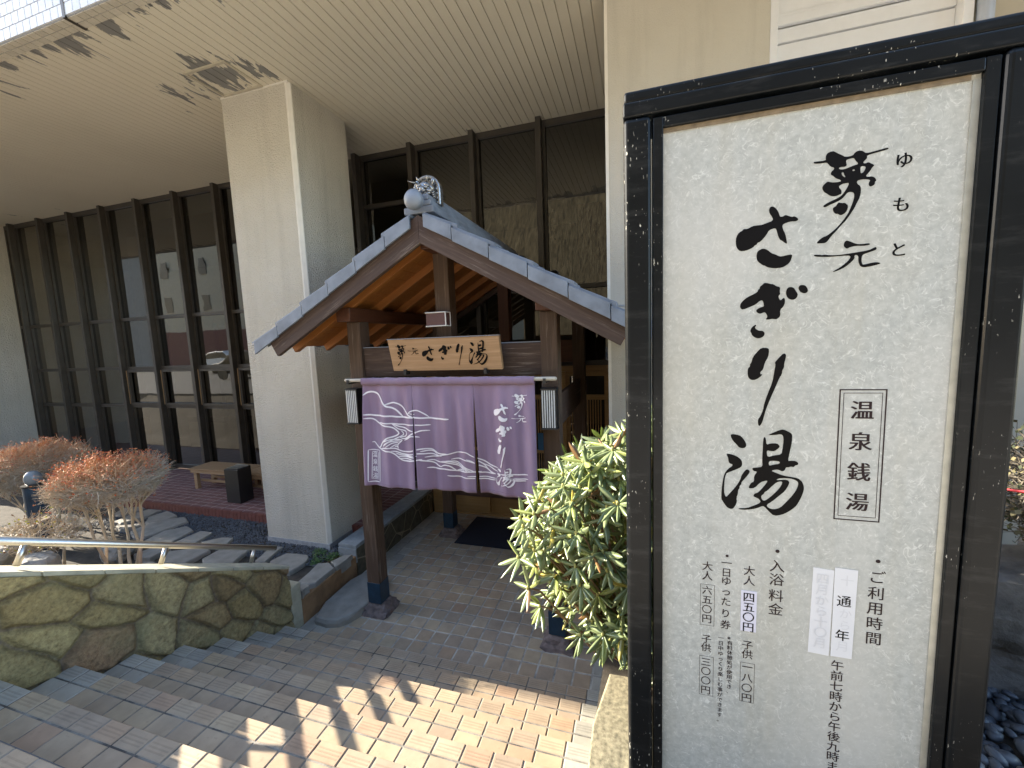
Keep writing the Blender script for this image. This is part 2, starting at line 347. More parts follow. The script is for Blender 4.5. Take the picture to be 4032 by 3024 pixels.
# traced outlines of the brush lettering and the curtain print (millimetres in their own plane)
GLYPH={'yume': ['2018 3198 2021 3200 2046 3199 2045 3206 2047 3215 2053 3219 2061 3220 2065 3218 2073 3212 2081 3207 2089 3201 2105 3202 2108 3208 2114 3212 2121 3212 2127 3209 2133 3203 2154 3206 2178 3210 2180 3207 2178 3205 2154 3201 2135 3198 2136 3191 2132 3187 2128 3183 2129 3179 2134 3179 2139 3181 2146 3176 2152 3172 2151 3170 2147 3166 2144 3159 2139 3153 2135 3148 2138 3145 2149 3145 2155 3140 2158 3134 2157 3132 2155 3131 2155 3124 2150 3121 2145 3120 2142 3125 2142 3131 2145 3135 2142 3138 2132 3140 2121 3140 2116 3137 2118 3130 2124 3125 2126 3118 2126 3105 2123 3092 2117 3080 2115 3073 2106 3057 2097 3042 2085 3029 2076 3017 2066 3006 2059 2995 2053 2989 2043 2989 2032 2990 2038 2998 2047 3005 2055 3007 2068 3017 2079 3028 2090 3042 2100 3058 2103 3066 2107 3078 2109 3084 2112 3096 2112 3108 2107 3112 2101 3113 2096 3111 2090 3102 2082 3095 2071 3090 2059 3086 2056 3084 2049 3081 2044 3083 2046 3087 2053 3091 2066 3097 2079 3102 2087 3109 2093 3119 2098 3129 2099 3136 2094 3136 2084 3135 2077 3130 2080 3124 2084 3119 2084 3110 2079 3109 2073 3106 2063 3107 2056 3111 2052 3115 2045 3120 2040 3130 2042 3137 2047 3142 2052 3146 2062 3142 2074 3141 2082 3142 2080 3146 2072 3150 2067 3154 2064 3158 2058 3162 2059 3169 2065 3174 2065 3179 2057 3182 2052 3189 2048 3194 2036 3193 2021 3195', '2091 3193 2096 3195 2107 3196 2110 3191 2113 3186 2116 3183 2117 3179 2110 3178 2100 3175 2088 3171 2078 3172 2075 3176 2080 3178 2089 3177 2093 3180 2091 3187', '2122 3170 2124 3173 2132 3172 2134 3168 2130 3158 2124 3155 2123 3161', '2083 3164 2086 3164 2088 3157 2091 3152 2089 3151 2084 3156 2082 3162', '2105 3167 2109 3168 2111 3165 2107 3163', '2066 3076 2069 3079 2073 3081 2075 3085 2079 3090 2085 3087 2093 3087 2098 3081 2098 3083 2100 3076 2098 3066 2092 3059 2084 3056 2078 3061 2073 3061 2068 3067'], 'moto': ['2094 2980 2096 2988 2101 2991 2109 2987 2121 2980 2132 2978 2147 2979 2153 2977 2150 2974 2137 2973 2123 2975 2109 2973 2102 2969 2096 2974', '2027 2958 2030 2961 2036 2960 2041 2960 2046 2958 2053 2959 2066 2956 2084 2955 2100 2956 2123 2958 2150 2961 2160 2966 2165 2968 2167 2964 2165 2960 2152 2956 2140 2952 2136 2949 2135 2938 2137 2927 2140 2925 2161 2929 2169 2929 2178 2926 2173 2923 2154 2919 2141 2918 2134 2921 2130 2928 2128 2939 2128 2948 2123 2952 2119 2950 2120 2943 2114 2935 2101 2923 2086 2915 2072 2911 2074 2914 2088 2922 2100 2932 2109 2942 2111 2950 2102 2952 2085 2952 2063 2952 2052 2953 2034 2955'], 'sa': ['1918 3091 1921 3098 1927 3099 1934 3094 1941 3083 1944 3073 1946 3069 1952 3069 1958 3073 1964 3070 1974 3065 1978 3067 1985 3063 1989 3058 1986 3054 1981 3053 1972 3054 1961 3052 1951 3047 1953 3036 1959 3023 1963 3005 1964 2997 1961 2997 1950 3007 1947 3008 1942 3019 1939 3031 1936 3040 1929 3040 1919 3036 1914 3025 1900 3008 1892 3006 1891 3001 1886 3000 1882 2994 1864 2987 1849 2987 1841 2997 1838 3011 1839 3027 1846 3039 1855 3043 1856 3047 1868 3046 1878 3052 1889 3053 1903 3053 1911 3056 1929 3061 1927 3070 1920 3081', '1894 2984 1906 2990 1917 2985 1928 2974 1936 2971 1947 2964 1955 2964 1964 2966 1977 2967 1977 2960 1973 2947 1965 2939 1953 2933 1935 2933 1919 2937 1911 2943 1908 2943 1895 2954 1891 2963 1891 2976'], 'gi': ['1852 2837 1857 2847 1867 2856 1875 2861 1896 2871 1897 2878 1901 2880 1901 2886 1907 2890 1911 2895 1918 2895 1928 2891 1933 2891 1942 2884 1949 2882 1951 2878 1950 2869 1952 2862 1947 2857 1950 2847 1954 2845 1959 2851 1963 2850 1964 2839 1961 2828 1952 2818 1954 2803 1949 2796 1944 2793 1932 2795 1926 2793 1917 2794 1922 2800 1921 2806 1916 2814 1912 2814 1904 2810 1896 2814 1893 2820 1897 2825 1906 2829 1913 2830 1911 2842 1908 2848 1901 2846 1892 2837 1880 2832 1860 2824 1854 2828', '1893 2781 1895 2779 1891 2772 1897 2766 1903 2763 1911 2763 1917 2756 1914 2746 1902 2741 1892 2744 1884 2752 1883 2758 1880 2761 1881 2769 1886 2776', '1965 2868 1969 2878 1976 2880 1984 2877 1987 2871 1994 2860 1993 2852 1988 2846 1982 2844 1973 2847 1967 2855', '1994 2876 1998 2883 2006 2883 2012 2880 2017 2871 2017 2864 2012 2860 2005 2861 1998 2866'], 'ri': ['1909 2715 1925 2714 1929 2708 1927 2688 1919 2673 1915 2652 1908 2646 1909 2638 1914 2641 1911 2634 1900 2625 1890 2622 1880 2626 1876 2637 1876 2657 1882 2662 1881 2668 1885 2673 1888 2689 1899 2704', '1943 2672 1954 2686 1964 2698 1971 2695 1970 2682 1967 2670 1967 2657 1963 2651 1962 2638 1957 2630 1947 2601 1936 2571 1925 2537 1921 2519 1917 2500 1912 2490 1909 2488 1906 2492 1905 2508 1911 2516 1918 2537 1919 2549 1928 2583 1939 2615 1942 2639 1946 2667'], 'yu': ['1835 2463 1859 2460 1868 2451 1877 2435 1877 2426 1870 2420 1858 2422 1850 2433 1842 2441 1836 2453', '1824 2402 1835 2402 1852 2396 1865 2386 1868 2373 1865 2363 1850 2354 1833 2346 1825 2341 1821 2322 1820 2286 1823 2272 1827 2268 1834 2278 1851 2301 1863 2323 1866 2338 1875 2353 1881 2358 1888 2353 1887 2346 1877 2331 1866 2316 1867 2311 1862 2305 1862 2298 1858 2292 1858 2281 1854 2268 1856 2254 1849 2237 1842 2231 1831 2234 1823 2244 1818 2253 1813 2260 1813 2285 1816 2317 1820 2340 1829 2355 1842 2366 1841 2371 1835 2372 1831 2377 1830 2389', '1933 2463 1951 2473 1966 2480 1974 2479 1990 2470 1993 2464 1993 2445 1989 2419 1984 2387 1991 2389 2004 2389 2011 2383 2009 2377 2003 2376 1999 2370 1993 2372 1986 2369 1980 2369 1978 2360 1971 2356 1965 2359 1959 2361 1948 2359 1944 2356 1953 2352 1974 2344 1994 2341 2010 2339 2021 2330 2026 2317 2027 2305 2022 2285 2013 2262 2006 2251 1989 2235 1973 2225 1954 2220 1940 2233 1929 2246 1923 2248 1908 2239 1882 2232 1861 2232 1861 2236 1882 2238 1900 2247 1919 2258 1915 2268 1905 2273 1898 2276 1902 2285 1911 2288 1921 2302 1930 2315 1935 2325 1931 2326 1916 2320 1902 2301 1886 2299 1887 2307 1892 2317 1900 2321 1899 2338 1908 2352 1897 2353 1893 2362 1906 2364 1921 2367 1919 2387 1920 2422 1920 2439 1921 2453 1924 2457 1927 2452 1929 2433 1939 2438 1956 2439 1963 2431 1961 2425 1950 2415 1941 2415 1932 2417 1930 2412 1933 2396 1949 2403 1968 2406 1970 2424 1972 2448 1970 2463 1963 2466 1951 2463 1935 2462', '1937 2385 1951 2387 1965 2385 1963 2378 1951 2376 1938 2371 1936 2377', '1957 2331 1967 2336 1992 2337 2008 2331 2013 2324 2010 2309 2002 2291 1984 2265 1969 2246 1953 2240 1939 2243 1933 2252 1948 2264 1962 2279 1980 2298 1989 2318 1990 2326 1984 2332 1970 2331 1960 2329', '1919 2279 1926 2285 1928 2291 1935 2296 1947 2311 1958 2323 1970 2327 1973 2322 1965 2304 1950 2285 1936 2270 1927 2264 1921 2268']}
NLINES=[(13, '-857 2300 -818 2326 -767 2335 -729 2329 -692 2308 -663 2265 -639 2227 -609 2201 -566 2190 -530 2179 -504 2162 -475 2130 -455 2111'), (11, '-620 2218 -579 2229 -541 2237 -499 2228 -469 2210 -439 2182 -405 2145 -381 2122 -340 2108 -304 2107'), (9, '-390 2136 -368 2157 -325 2169 -289 2167 -259 2152 -225 2125 -201 2104'), (8, '-379 2143 -338 2132 -327 2137'), (12, '-862 2120 -759 2115 -627 2113 -477 2106 -330 2104 -227 2099 -126 2098 3 2095'), (11, '-862 2085 -795 2082 -751 2072 -715 2048 -678 2030 -624 2021 -586 2013 -549 1999 -519 1981 -499 1958 -522 1938 -566 1922 -611 1911 -645 1890 -681 1860 -707 1820 -729 1814'), (9, '-709 2048 -633 2045 -546 2043 -440 2038 -314 2037 -191 2036'), (9, '-578 2042 -526 2029 -484 2018 -421 2003 -370 1985 -319 1970 -351 1958 -383 1942 -406 1918'), (8, '-568 2037 -517 2005 -486 1992 -434 1979 -419 1960 -437 1931 -491 1925 -546 1903 -591 1883 -649 1851 -673 1826'), (8, '-481 1982 -461 1964 -457 1945 -491 1929'), (9, '-491 1920 -450 1907 -406 1927 -361 1957 -318 1973 -266 1988 -199 1985'), (9, '-451 1892 -407 1913 -374 1933 -342 1934 -285 1930'), (8, '-670 1865 -612 1891 -536 1899 -472 1896 -495 1872 -518 1847 -510 1818'), (8, '-661 1836 -603 1872 -537 1884 -483 1886'), (8, '-640 1822 -582 1859 -527 1870 -506 1866'), (8, '-597 1819 -551 1845 -518 1851'), (8, '-553 1826 -535 1836 -520 1832 -516 1813'), (10, '-804 1860 -775 1864 -749 1842 -718 1814 -686 1796 -643 1788 -599 1785 -558 1763 -516 1735 -465 1709 -411 1707 -316 1721 -273 1728'), (9, '-708 1805 -641 1815 -564 1816 -516 1808 -458 1791 -394 1796 -309 1817 -246 1824 -195 1817 -155 1800 -106 1783 -25 1784'), (9, '-588 1790 -523 1784 -471 1771 -407 1765 -322 1778 -218 1778 -147 1767 -87 1761'), (8, '-546 1773 -493 1761 -419 1755 -355 1753 -318 1759'), (8, '-516 1745 -440 1746 -367 1743 -325 1740'), (8, '-496 1727 -421 1728 -357 1724'), (8, '-289 1799 -216 1807 -166 1795 -127 1773'), (8, '-251 1748 -179 1752 -128 1759 -86 1770 -26 1782 55 1800 114 1809 153 1805 190 1783 237 1763'), (10, '-316 1721 -254 1715 -203 1703 -153 1687 -113 1670 -88 1667'), (8, '-238 1718 -181 1719 -100 1709 -20 1703 48 1684 125 1651 163 1635'), (8, '-100 1713 -20 1717 39 1702 97 1677 182 1636'), (8, '-49 1721 30 1720 88 1695 154 1662 221 1638'), (8, '2 1739 81 1746 149 1735 206 1720 239 1714'), (9, '-103 1666 -62 1682 -12 1676 17 1654 45 1632'), (10, '-237 1652 -155 1646 -74 1647 6 1639 55 1632 143 1633 230 1637 278 1639'), (9, '149 1745 197 1729 243 1704 318 1667 373 1633 410 1627'), (9, '237 1767 283 1742 339 1713 394 1694 431 1682'), (8, '254 1732 291 1706 327 1667 364 1642 400 1631'), (8, '246 1745 300 1702 356 1687 402 1662 429 1650'), (8, '249 1632 335 1628 410 1627'), (8, '447 1629 566 1636 701 1645'), (8, '151 1592 228 1595 333 1590 408 1587'), (8, '-42 1589 42 1582 140 1577 237 1577 332 1571 407 1573'), (8, '565 1598 700 1608'), (8, '555 1582 682 1591'), (8, '35 1632 95 1649 124 1634')]
# ================================================================ ground, porch floor, stairs
def ground_z(x, y):
    z = .27 + max(0.0, -y - .15) * .42
    return min(z, 1.2) + .02 * noise.noise(Vector((x * 1.7, y * 1.7, 0)))
mb = MB(); xs = np.linspace(-16, -1.9, 95); ys = np.linspace(-6, 1.3, 60)
for y in ys:
    for x in xs: mb.v.append((x, y, ground_z(x, y) + .015 * noise.noise(Vector((x * 9, y * 9, 3)))))
n = len(xs); mb.f = [(j * n + i, j * n + i + 1, (j + 1) * n + i + 1, (j + 1) * n + i) for j in range(len(ys) - 1) for i in range(n - 1)]
mb.mi = [0] * len(mb.f); mb.t = [(1, 1, 1)] * len(mb.v)
structure(mb.done('garden_soil', 'soil', smooth=True))
mb = MB(); xs = np.linspace(1.345, 14, 60); ys = np.linspace(-2.3, .79, 30)
for y in ys:
    for x in xs: mb.v.append((x, y, .52 + max(0, -y - .3) * .28 + .22 * min(1, max(0, (x - 2.3) * 2)) + .05 * noise.noise(Vector((x * 2, y * 2, 9)))))
n = len(xs); mb.f = [(j * n + i, j * n + i + 1, (j + 1) * n + i + 1, (j + 1) * n + i) for j in range(len(ys) - 1) for i in range(n - 1)]
mb.mi = [0] * len(mb.f); mb.t = [(1, 1, 1)] * len(mb.v)
structure(mb.done('planting_bed_soil', 'soil', smooth=True))
mb = MB(); mb.add([(-90, -2.32, 1.256), (90, -2.32, 1.256), (90, -120, 1.256), (-90, -120, 1.256)], [(0, 3, 2, 1)])
mb.add([(-90, -2.32, 1.256), (-1.9, -2.32, 1.256), (-1.9, -2.32, -1), (-90, -2.32, -1)], [(0, 1, 2, 3)])
structure(mb.done('street', 'asphalt'))
structure(MB().add([(-5.5, -2.62, 1.262), (14, -2.62, 1.262), (14, -15, 1.262), (-5.5, -15, 1.262)], [(0, 3, 2, 1)]).done('bounce_pavement', 'bounce_paving'))  # unseen pale sheet over the street, added to bounce light onto porch and soffit

BEIGE = [(.44, .345, .242), (.465, .368, .26), (.41, .32, .228), (.475, .375, .255), (.39, .305, .224), (.445, .335, .228), (.43, .342, .25)]
RED = [(.43, .30, .205), (.45, .32, .215)]
BLUE = [(.44, .42, .36), (.39, .375, .33), (.47, .445, .385)]
def tcol(j):
    c = random.choice(BLUE) if (j <= -10 or j >= 8) else (random.choice(RED) if random.random() < .07 else random.choice(BEIGE))
    k = random.uniform(.95, 1.04); return sc3(c, k)
G_ = .0042; XR = 1.34
def row(mb, y0, y1, z, grip=False, G_=.0042):
    for j in range(-11, 9):
        x0, x1 = j * .15, min((j + 1) * .15, XR)
        if x1 - x0 < .02: continue
        mb.tint = tcol(j); jz = random.uniform(-.0006, .0006)
        mb.tilebox(x0 + G_, x1 - G_, y0 + G_, y1 - G_, z - .02, z + jz, .003)
        if grip:
            c = mb.tint
            for q in (.30, .47, .64):
                mb.tint = sc3(c, .83); yy = y0 + (y1 - y0) * q
                mb.box(x0 + .016, x1 - .016, yy - .0035, yy + .0035, z - .002, z + jz + .0006)
mb = MB()
for i in range(18): row(mb, i * .15, (i + 1) * .15, 0, False, .0068)
row(mb, -.15, 0, 0, False, .0068); row(mb, -.29, -.15, 0, False, .0068)
floor = structure(mb.done('porch_floor', 'tile', tint=True))
g = MB().box(-1.65, XR, -.29, 2.75, -.3, -.0022); gf = g.done('floor_grout', 'grout_light', floor)
mb = MB(); gb = MB()
for k in range(1, 9):
    z = .14 + .16 * (k - 1); yn = -.29 * k
    row(mb, yn - .095, yn, z, True)
    if k < 8: row(mb, yn - .29, yn - .095, z)
    gb.box(-1.65, XR, yn - .29 - (3 if k == 8 else 0), yn - .006, z - .6, z - .0035)
    for j in range(-11, 9):        # riser tiles face away from the camera
        x0, x1 = j * .15, min((j + 1) * .15, XR)
        mb.tint = tcol(j); mb.box(x0 + G_, x1 - G_, yn - .012, yn - .001, z - .155, z - .012)
st = structure(mb.done('stairs', 'tile', tint=True)); gb.done('stair_grout', 'grout', st)
structure(MB().box(-12, -1.901, 1.25, 2.66, .1, .40).done('brick_terrace', 'brick'))
mb = MB(); x = -11.9
while x < -1.95:
    mb.box(x + .003, x + .067, 1.212, 1.249, .25, .401 + random.uniform(-.002, .002)); x += .07
structure(mb.done('terrace_edging', 'brick_edge', bevel=.003))
structure(MB().box(1.341, 1.46, -.27, .795, -.3, .56).done('bed_kerb', 'granite', bevel=.01))
# dark gravel strip between the flagstones and the brick terrace
mb = MB()
def stone(mb, x, y, z, s):
    a = random.random() * PI; ca, sa = math.cos(a), math.sin(a); vs = []
    for dx, dy, dz in ((1, 0, 0), (0, 1, 0), (-1, 0, 0), (0, -1, 0), (.2, .1, .8), (-.1, -.1, -.8)):
        q = s * random.uniform(.7, 1.2); vs.append((x + (dx * ca - dy * sa) * q, y + (dx * sa + dy * ca) * q, z + dz * q * .8))
    mb.add(vs, [(0, 1, 4), (1, 2, 4), (2, 3, 4), (3, 0, 4), (1, 0, 5), (2, 1, 5), (3, 2, 5), (0, 3, 5)])
for _ in range(11000):
    y = random.uniform(.42, 1.215); x = random.uniform(-6.2, -1.92)
    if y < .62 + .12 * math.sin(x * 2.1) and random.random() < .85 and x < -3.2: continue
    stone(mb, x, y, .285 + random.uniform(-.005, .012), random.uniform(.008, .016))
stuff(mb.done('gravel', 'gravel'))

# ================================================================ the hotel building
B = thing('hotel_building', 'beige hotel facade with board soffit, stucco columns and tall dark windows', 'building', (-2, 2.6, .4))
mb = MB(); x = -16.0
while x < 1.30:
    x1 = min(x + .0915, 1.30)
    mb.add([(x, -.385, 5.65), (x1, -.385, 5.65), (x1, 2.66, 5.65), (x, 2.66, 5.65), (x, -.385, 5.662), (x1, -.385, 5.662), (x1, 2.66, 5.662), (x, 2.66, 5.662)],
           [(0, 1, 2, 3), (0, 4, 5, 1), (3, 2, 6, 7), (0, 3, 7, 4), (1, 5, 6, 2)])
    x += .1
mb.box(-16, 9, -.38, 2.66, 5.664, 5.9)
mb.box(1.32, 9, -.38, 2.66, 5.652, 5.66)
soff = mb.done('soffit', 'soffit', B)
mb = MB()
for x0, x1, y0, y1 in ((-2.92, -2.40, .325, .352), (-2.92, -2.40, .755, .78), (-2.945, -2.92, .325, .78), (-2.40, -2.375, .325, .78)): mb.box(x0, x1, y0, y1, 5.635, 5.649)
mb.done('access_hatch', 'hatch_trim', soff)
# tiled fascia of the upper storey
mb = MB(); tw, thh = .0975, .0985
def fcol(): k = random.uniform(.90, 1.03); return (.74 * k, .755 * k, .77 * k)
for r in range(26):
    off = (r % 2) * tw / 2
    z0 = 5.655 + r * thh
    for i in range(-7, 64):
        x0 = -6.1 + i * tw + off
        if x0 > 1.3: break
        mb.tint = fcol(); mb.box(x0 + .004, x0 + tw - .004, -.53, -.515, z0 + .004, z0 + thh - .004)
for i in range(-7, 64):
    x0 = -6.1 + i * tw
    mb.tint = sc3((.62, .57, .47), random.uniform(.9, 1.05)); mb.box(x0 + .004, x0 + tw - .004, -.515, -.455, 5.642, 5.655)
    mb.tint = sc3((.62, .57, .47), random.uniform(.9, 1.05)); mb.box(x0 + .004, x0 + tw - .004, -.447, -.39, 5.642, 5.655)
fa = mb.done('fascia', 'fascia', B, tint=True)
MB().box(-16, 9, -.52, -.386, 5.648, 14.0).done('fascia_backing', 'fascia_joint', fa)
MB().box(-3.118, -3.085, -.534, -.516, 5.64, 8.5).box(-3.118, -3.085, -.53, -.38, 5.638, 5.65).done('movement_joint', 'bronze', fa)
# columns
def column(x0, x1, nm, y1=1.72):
    c = MB().box(x0, x1 - .045, .8, y1, .34, 5.652).box(x1 - .05, x1, .845, y1 - .002, .34, 5.652).done(nm, 'stucco', B)
    MB().prism([(x1 - .045, .797), (x1 - .028, .800), (x1 + .003, .832), (x1 + .003, .846), (x1 - .045, .846)], 'z', .34, 5.645).done('corner_strip', 'trim', c)
    MB().box(x0 - .006, x1 + .006, .79, y1, .05, .345).done('skirting', 'skirt', c)
    MB().box(x0 + .0, x1 + .005, .788, .80, 5.635, 5.649).done('top_trim', 'trim', c)
    return c
column(-3.02, -2.055, 'column')
column(-12.73, -11.79, 'column', 2.66)
pl = MB().box(1.315, 2.56, .8, 2.7, -.3, 12).done('pillar', 'stucco_tan', B)
MB().box(1.308, 1.335, .795, .83, -.3, 5.648).done('corner_strip', 'trim', pl)
MB().box(1.307, 2.57, .796, .80, 3.02, 3.035).done('joint_line', 'skirt', pl)
# windows: bays of curtain wall
fins_l = [-4.50, -5.485, -6.47, -7.47, -8.465, -9.45, -10.425, -11.43]
fins_r = [-2.55, -1.60, -.63, .325, 1.29]
for x in fins_l + [-3.5]: MB().box(x - .035, x + .035, 2.53, 2.72, .40, 5.65).done('mullion', 'bronze', B, bevel=.004)
for x in fins_r[:-1]: MB().box(x - .035, x + .035, 2.50, 2.72, 2.35 if x > -1.7 else .4, 5.65).done('mullion', 'bronze', B, bevel=.004)
def bay(x0, x1, zs, casement=False, zbot=.44, blind=0, gray=False):
    w = MB(); x0 += .036; x1 -= .036
    w.box(x0, x0 + .035, 2.62, 2.70, zbot, 5.648).box(x1 - .035, x1, 2.62, 2.70, zbot, 5.648)
    w.box(x0 + .036, x1 - .036, 2.62, 2.70, 5.57, 5.647).box(x0 + .036, x1 - .036, 2.62, 2.70, zbot, zbot + .07)
    for z in zs: w.box(x0 + .036, x1 - .036, 2.615, 2.70, z - .03, z + .03)
    if casement:
        a, b = 1.70, 2.43
        w.box(x0 + .04, x0 + .085, 2.585, 2.64, a + .02, b).box(x1 - .085, x1 - .04, 2.585, 2.64, a + .02, b)
        w.box(x0 + .085, x1 - .085, 2.585, 2.64, b - .045, b).box(x0 + .085, x1 - .085, 2.585, 2.64, a + .02, a + .065)
    o = w.done('window', 'bronze', B)
    if casement: MB().box(x0 + .025, x0 + .0385, 2.58, 2.60, 1.74, 2.42).done('casement_stay', 'bronze_light', o)
    zz = [zbot + .07] + list(zs) + [5.57]
    p = MB()
    for a, b in zip(zz[:-1], zz[1:]):
        tx = random.uniform(-.0025, .0025); tz = random.uniform(-.0015, .0015)
        p.add([(x0 + .03, 2.66 + tx, a), (x1 - .03, 2.66 - tx, a), (x1 - .03, 2.66 - tx + tz, b), (x0 + .03, 2.66 + tx + tz, b)], [(0, 1, 2, 3)])
    p.done('pane', 'glass', o)
    if blind: MB().box(x0 + .04, x1 - .04, 2.72, 2.725, 5.57 - blind, 5.57).done('roller_blind', 'blind', o)
    if gray: MB().box(x0 + .036, x1 - .036, 2.63, 2.65, zbot, 2.47).done('service_panel', 'bronze', o)
Z3 = [1.69, 2.465, 3.445]
for a, b, cs, bl, gr in ((-3.50, -4.50, 1, 0, 0), (-4.50, -5.485, 1, 0, 0), (-5.485, -6.47, 1, .32, 0), (-6.47, -7.47, 1, .3, 0), (-7.47, -8.465, 1, 0, 0), (-8.465, -9.45, 0, 0, 0), (-9.45, -10.425, 0, .5, 0), (-10.425, -11.43, 0, 0, 0), (-11.43, -11.80, 0, 0, 1)):
    bay(b, a, Z3, bool(cs), blind=bl, gray=bool(gr))
bay(-2.55, -1.60, [2.465, 4.885], zbot=.44)
bay(-1.60, -.63, [3.445], zbot=2.36); bay(-.63, .325, [3.445], zbot=2.36); bay(.325, 1.29, [3.445], zbot=2.36)
# interior seen dimly through the glass
MB().box(-16, 1.3, 2.72, 9, .30, .38).done('interior_floor', 'inner_floor', B)
mb = MB().box(-16, 1.3, 8, 8.1, .38, 6).box(-16, -15.9, 2.8, 8, .38, 6).box(1.31, 1.4, 2.72, 8, 0, 6).box(-16, 1.3, 2.75, 8, 5.70, 5.8)
mb.box(-9.2, -8.0, 4.2, 4.3, .38, 3.4).box(-6.6, -5.2, 5.0, 6.0, .38, 1.5).box(-10.9, -10.4, 4.4, 4.8, .38, 5.7).box(-5.75, -5.45, 3.6, 3.9, .38, 5.7)
mb.done('interior_walls', 'inner_wall', B)
for bx in ((-9.21, -7.99, 4.19, 4.31, 1.02, 1.14), (-5.76, -5.44, 3.59, 3.91, .95, 1.08), (-6.61, -5.19, 4.99, 6.01, 1.02, 1.12)): MB().box(*bx).done('dado_band', 'bronze', B)
MB().box(.78, 1.28, 2.76, 2.80, 2.4, 4.55).done('inner_curtain', 'maroon', B)
# entrance: sliding lattice doors
en = MB().box(-1.62, -1.30, 2.66, 2.80, 0, 2.40).box(1.18, 1.31, 2.66, 2.80, 0, 2.40).box(-1.30, 1.18, 2.66, 2.80, 2.28, 2.36).box(-1.30, 1.18, 2.70, 2.80, .0, .03).done('entrance_frame', 'door_wood', B, bevel=.004)
for i, (a, b) in enumerate(((-1.29, -.67), (-.67, -.05), (-.05, .57), (.57, 1.17))):
    y = 2.735 if i % 2 == 0 else 2.76
    d = MB().box(a, a + .055, y, y + .02, .032, 2.27).box(b - .055, b, y, y + .02, .032, 2.27).box(a + .056, b - .056, y, y + .02, .032, .36).box(a + .056, b - .056, y, y + .02, 1.86, 1.93).box(a + .056, b - .056, y, y + .02, 2.2, 2.27)
    d.box(a + .056, b - .056, y + .001, y + .018, 1.05, 1.10)
    x = a + .085
    while x < b - .08: d.box(x - .007, x + .007, y + .002, y + .016, .36, 1.86); x += .037
    o = d.done('sliding_door', 'door_wood', en)
    MB().add([(a + .05, y + .022, .34), (b - .05, y + .022, .34), (b - .05, y + .022, 2.22), (a + .05, y + .022, 2.22)], [(0, 1, 2, 3)]).done('door_glass', 'glass', en)
# right-hand shuttered window
sh = MB().box(2.561, 2.615, .80, .95, 3.2, 9).box(3.74, 3.80, .80, .95, 3.2, 9).done('shutter_frame', 'shutter', B, bevel=.004)
mb = MB(); zc = [3.6, 3.9, 4.2, 4.5, 4.8, 4.985, 5.0551]
for a, b, y in ((5.197, 6.6, .90), (5.165, 5.19, .86), (5.10, 5.158, .84), (4.99, 5.09, .87), (4.2, 4.98, .88), (3.2, 4.19, .88)): mb.box(2.616, 3.739, y, y + .04, a, b)
mb.box(2.616, 3.739, .93, .96, 3.2, 9)
mb.done('shutter_slats', 'shutter', sh, bevel=.003)
MB().box(3.801, 9, .86, 2.7, -.3, 12).box(2.57, 3.80, .97, 2.7, -.3, 12).done('wall', 'beige_wall', B)
MB().tube([(3.86, .80, -.2), (3.86, .80, 9)], .045, 12).done('drain_pipe', 'pipe', B, smooth=True)
MB().box(-16, 9, 2.9, 9, 5.9, 14).done('upper_storeys', 'beige_wall', B)
# ================================================================ entrance gate
GX = -.073
GT = thing('entrance_gate', 'brown timber entrance gate with gabled silver-grey tile roof over the porch', 'gate', (GX, 1.1, 0))
LX, RX = -1.0175, .8725
def post(xc, yc, nm='post'):
    return beam(nm, (xc, yc, .13), (xc, yc, 2.98), .145, .145, 'wood_post', GT, .006, up=(0, 1, 0))
for xc in (LX, RX):
    for yc in (.2925, 2.02):
        p = post(xc, yc)
        o = MB().box(xc - .0765, xc + .0765, yc - .0765, yc + .0765, .125, .345).done('post_shoe', 'blue_cap', GT, bevel=.004)
        # rough plinth stone
        bm = bmesh.new(); bmesh.ops.create_icosphere(bm, subdivisions=3, radius=1)
        sx, sy, hz = random.uniform(.155, .17), random.uniform(.15, .165), .135
        for v in bm.verts:
            k = max(abs(v.co.x), abs(v.co.y), abs(v.co.z) * .9); v.co /= k
            t = (v.co.z + 1) / 2; w = 1.0 - .42 * t
            d = .10 * noise.noise(v.co * 1.9 + Vector((xc * 7, yc * 5, 0))) + .04 * noise.noise(v.co * 5)
            v.co = Vector((v.co.x * sx * (w + d), v.co.y * sy * (w + d), -.02 + t * hz * (1 + .12 * d)))
            v.co += Vector((xc, yc + .02, 0))
        me = bpy.data.meshes.new('plinth_stone'); bm.to_mesh(me); bm.free(); link('plinth_stone', me, 'base_stone', GT, False)
beam('front_beam', (LX + .074, .295, 2.592), (RX - .074, .295, 2.592), .09, .275, 'wood', GT)
MB().box(LX + .075, RX - .075, .245, .345, 2.731, 2.739).done('beam_flashing', 'roof_tile', GT)
beam('back_beam', (LX + .074, 2.02, 2.592), (RX - .074, 2.02, 2.592), .09, .275, 'wood_red', GT)
for xc in (LX, RX): beam('purlin', (xc, .09, 3.045), (xc, 2.45, 3.045), .15, .125, 'wood_red', GT)
beam('king_post', (GX, .295, 2.74), (GX, .295, 3.66), .14, .14, 'wood_post', GT, up=(0, 1, 0))
beam('king_post', (GX, 2.02, 2.74), (GX, 2.02, 3.66), .14, .14, 'wood_red', GT, up=(0, 1, 0))
beam('ridge_beam', (GX, .0, 3.60), (GX, 2.45, 3.60), .12, .15, 'wood_red', GT)
for yc in (.295, 2.02): beam('tie_beam', (LX + .076, yc, 3.045), (GX - .071, yc, 3.045), .08, .11, 'wood_red', GT) if False else None
for sx in (RX, LX): beam('side_board', (sx, .366, 2.10), (sx, 1.947, 2.10), .04, .30, 'wood', GT)
SL = .56; AP = 3.76; YF = -.12; YB = 2.45; HX = 1.62
ca = 1 / math.sqrt(1 + SL * SL); sa = SL * ca
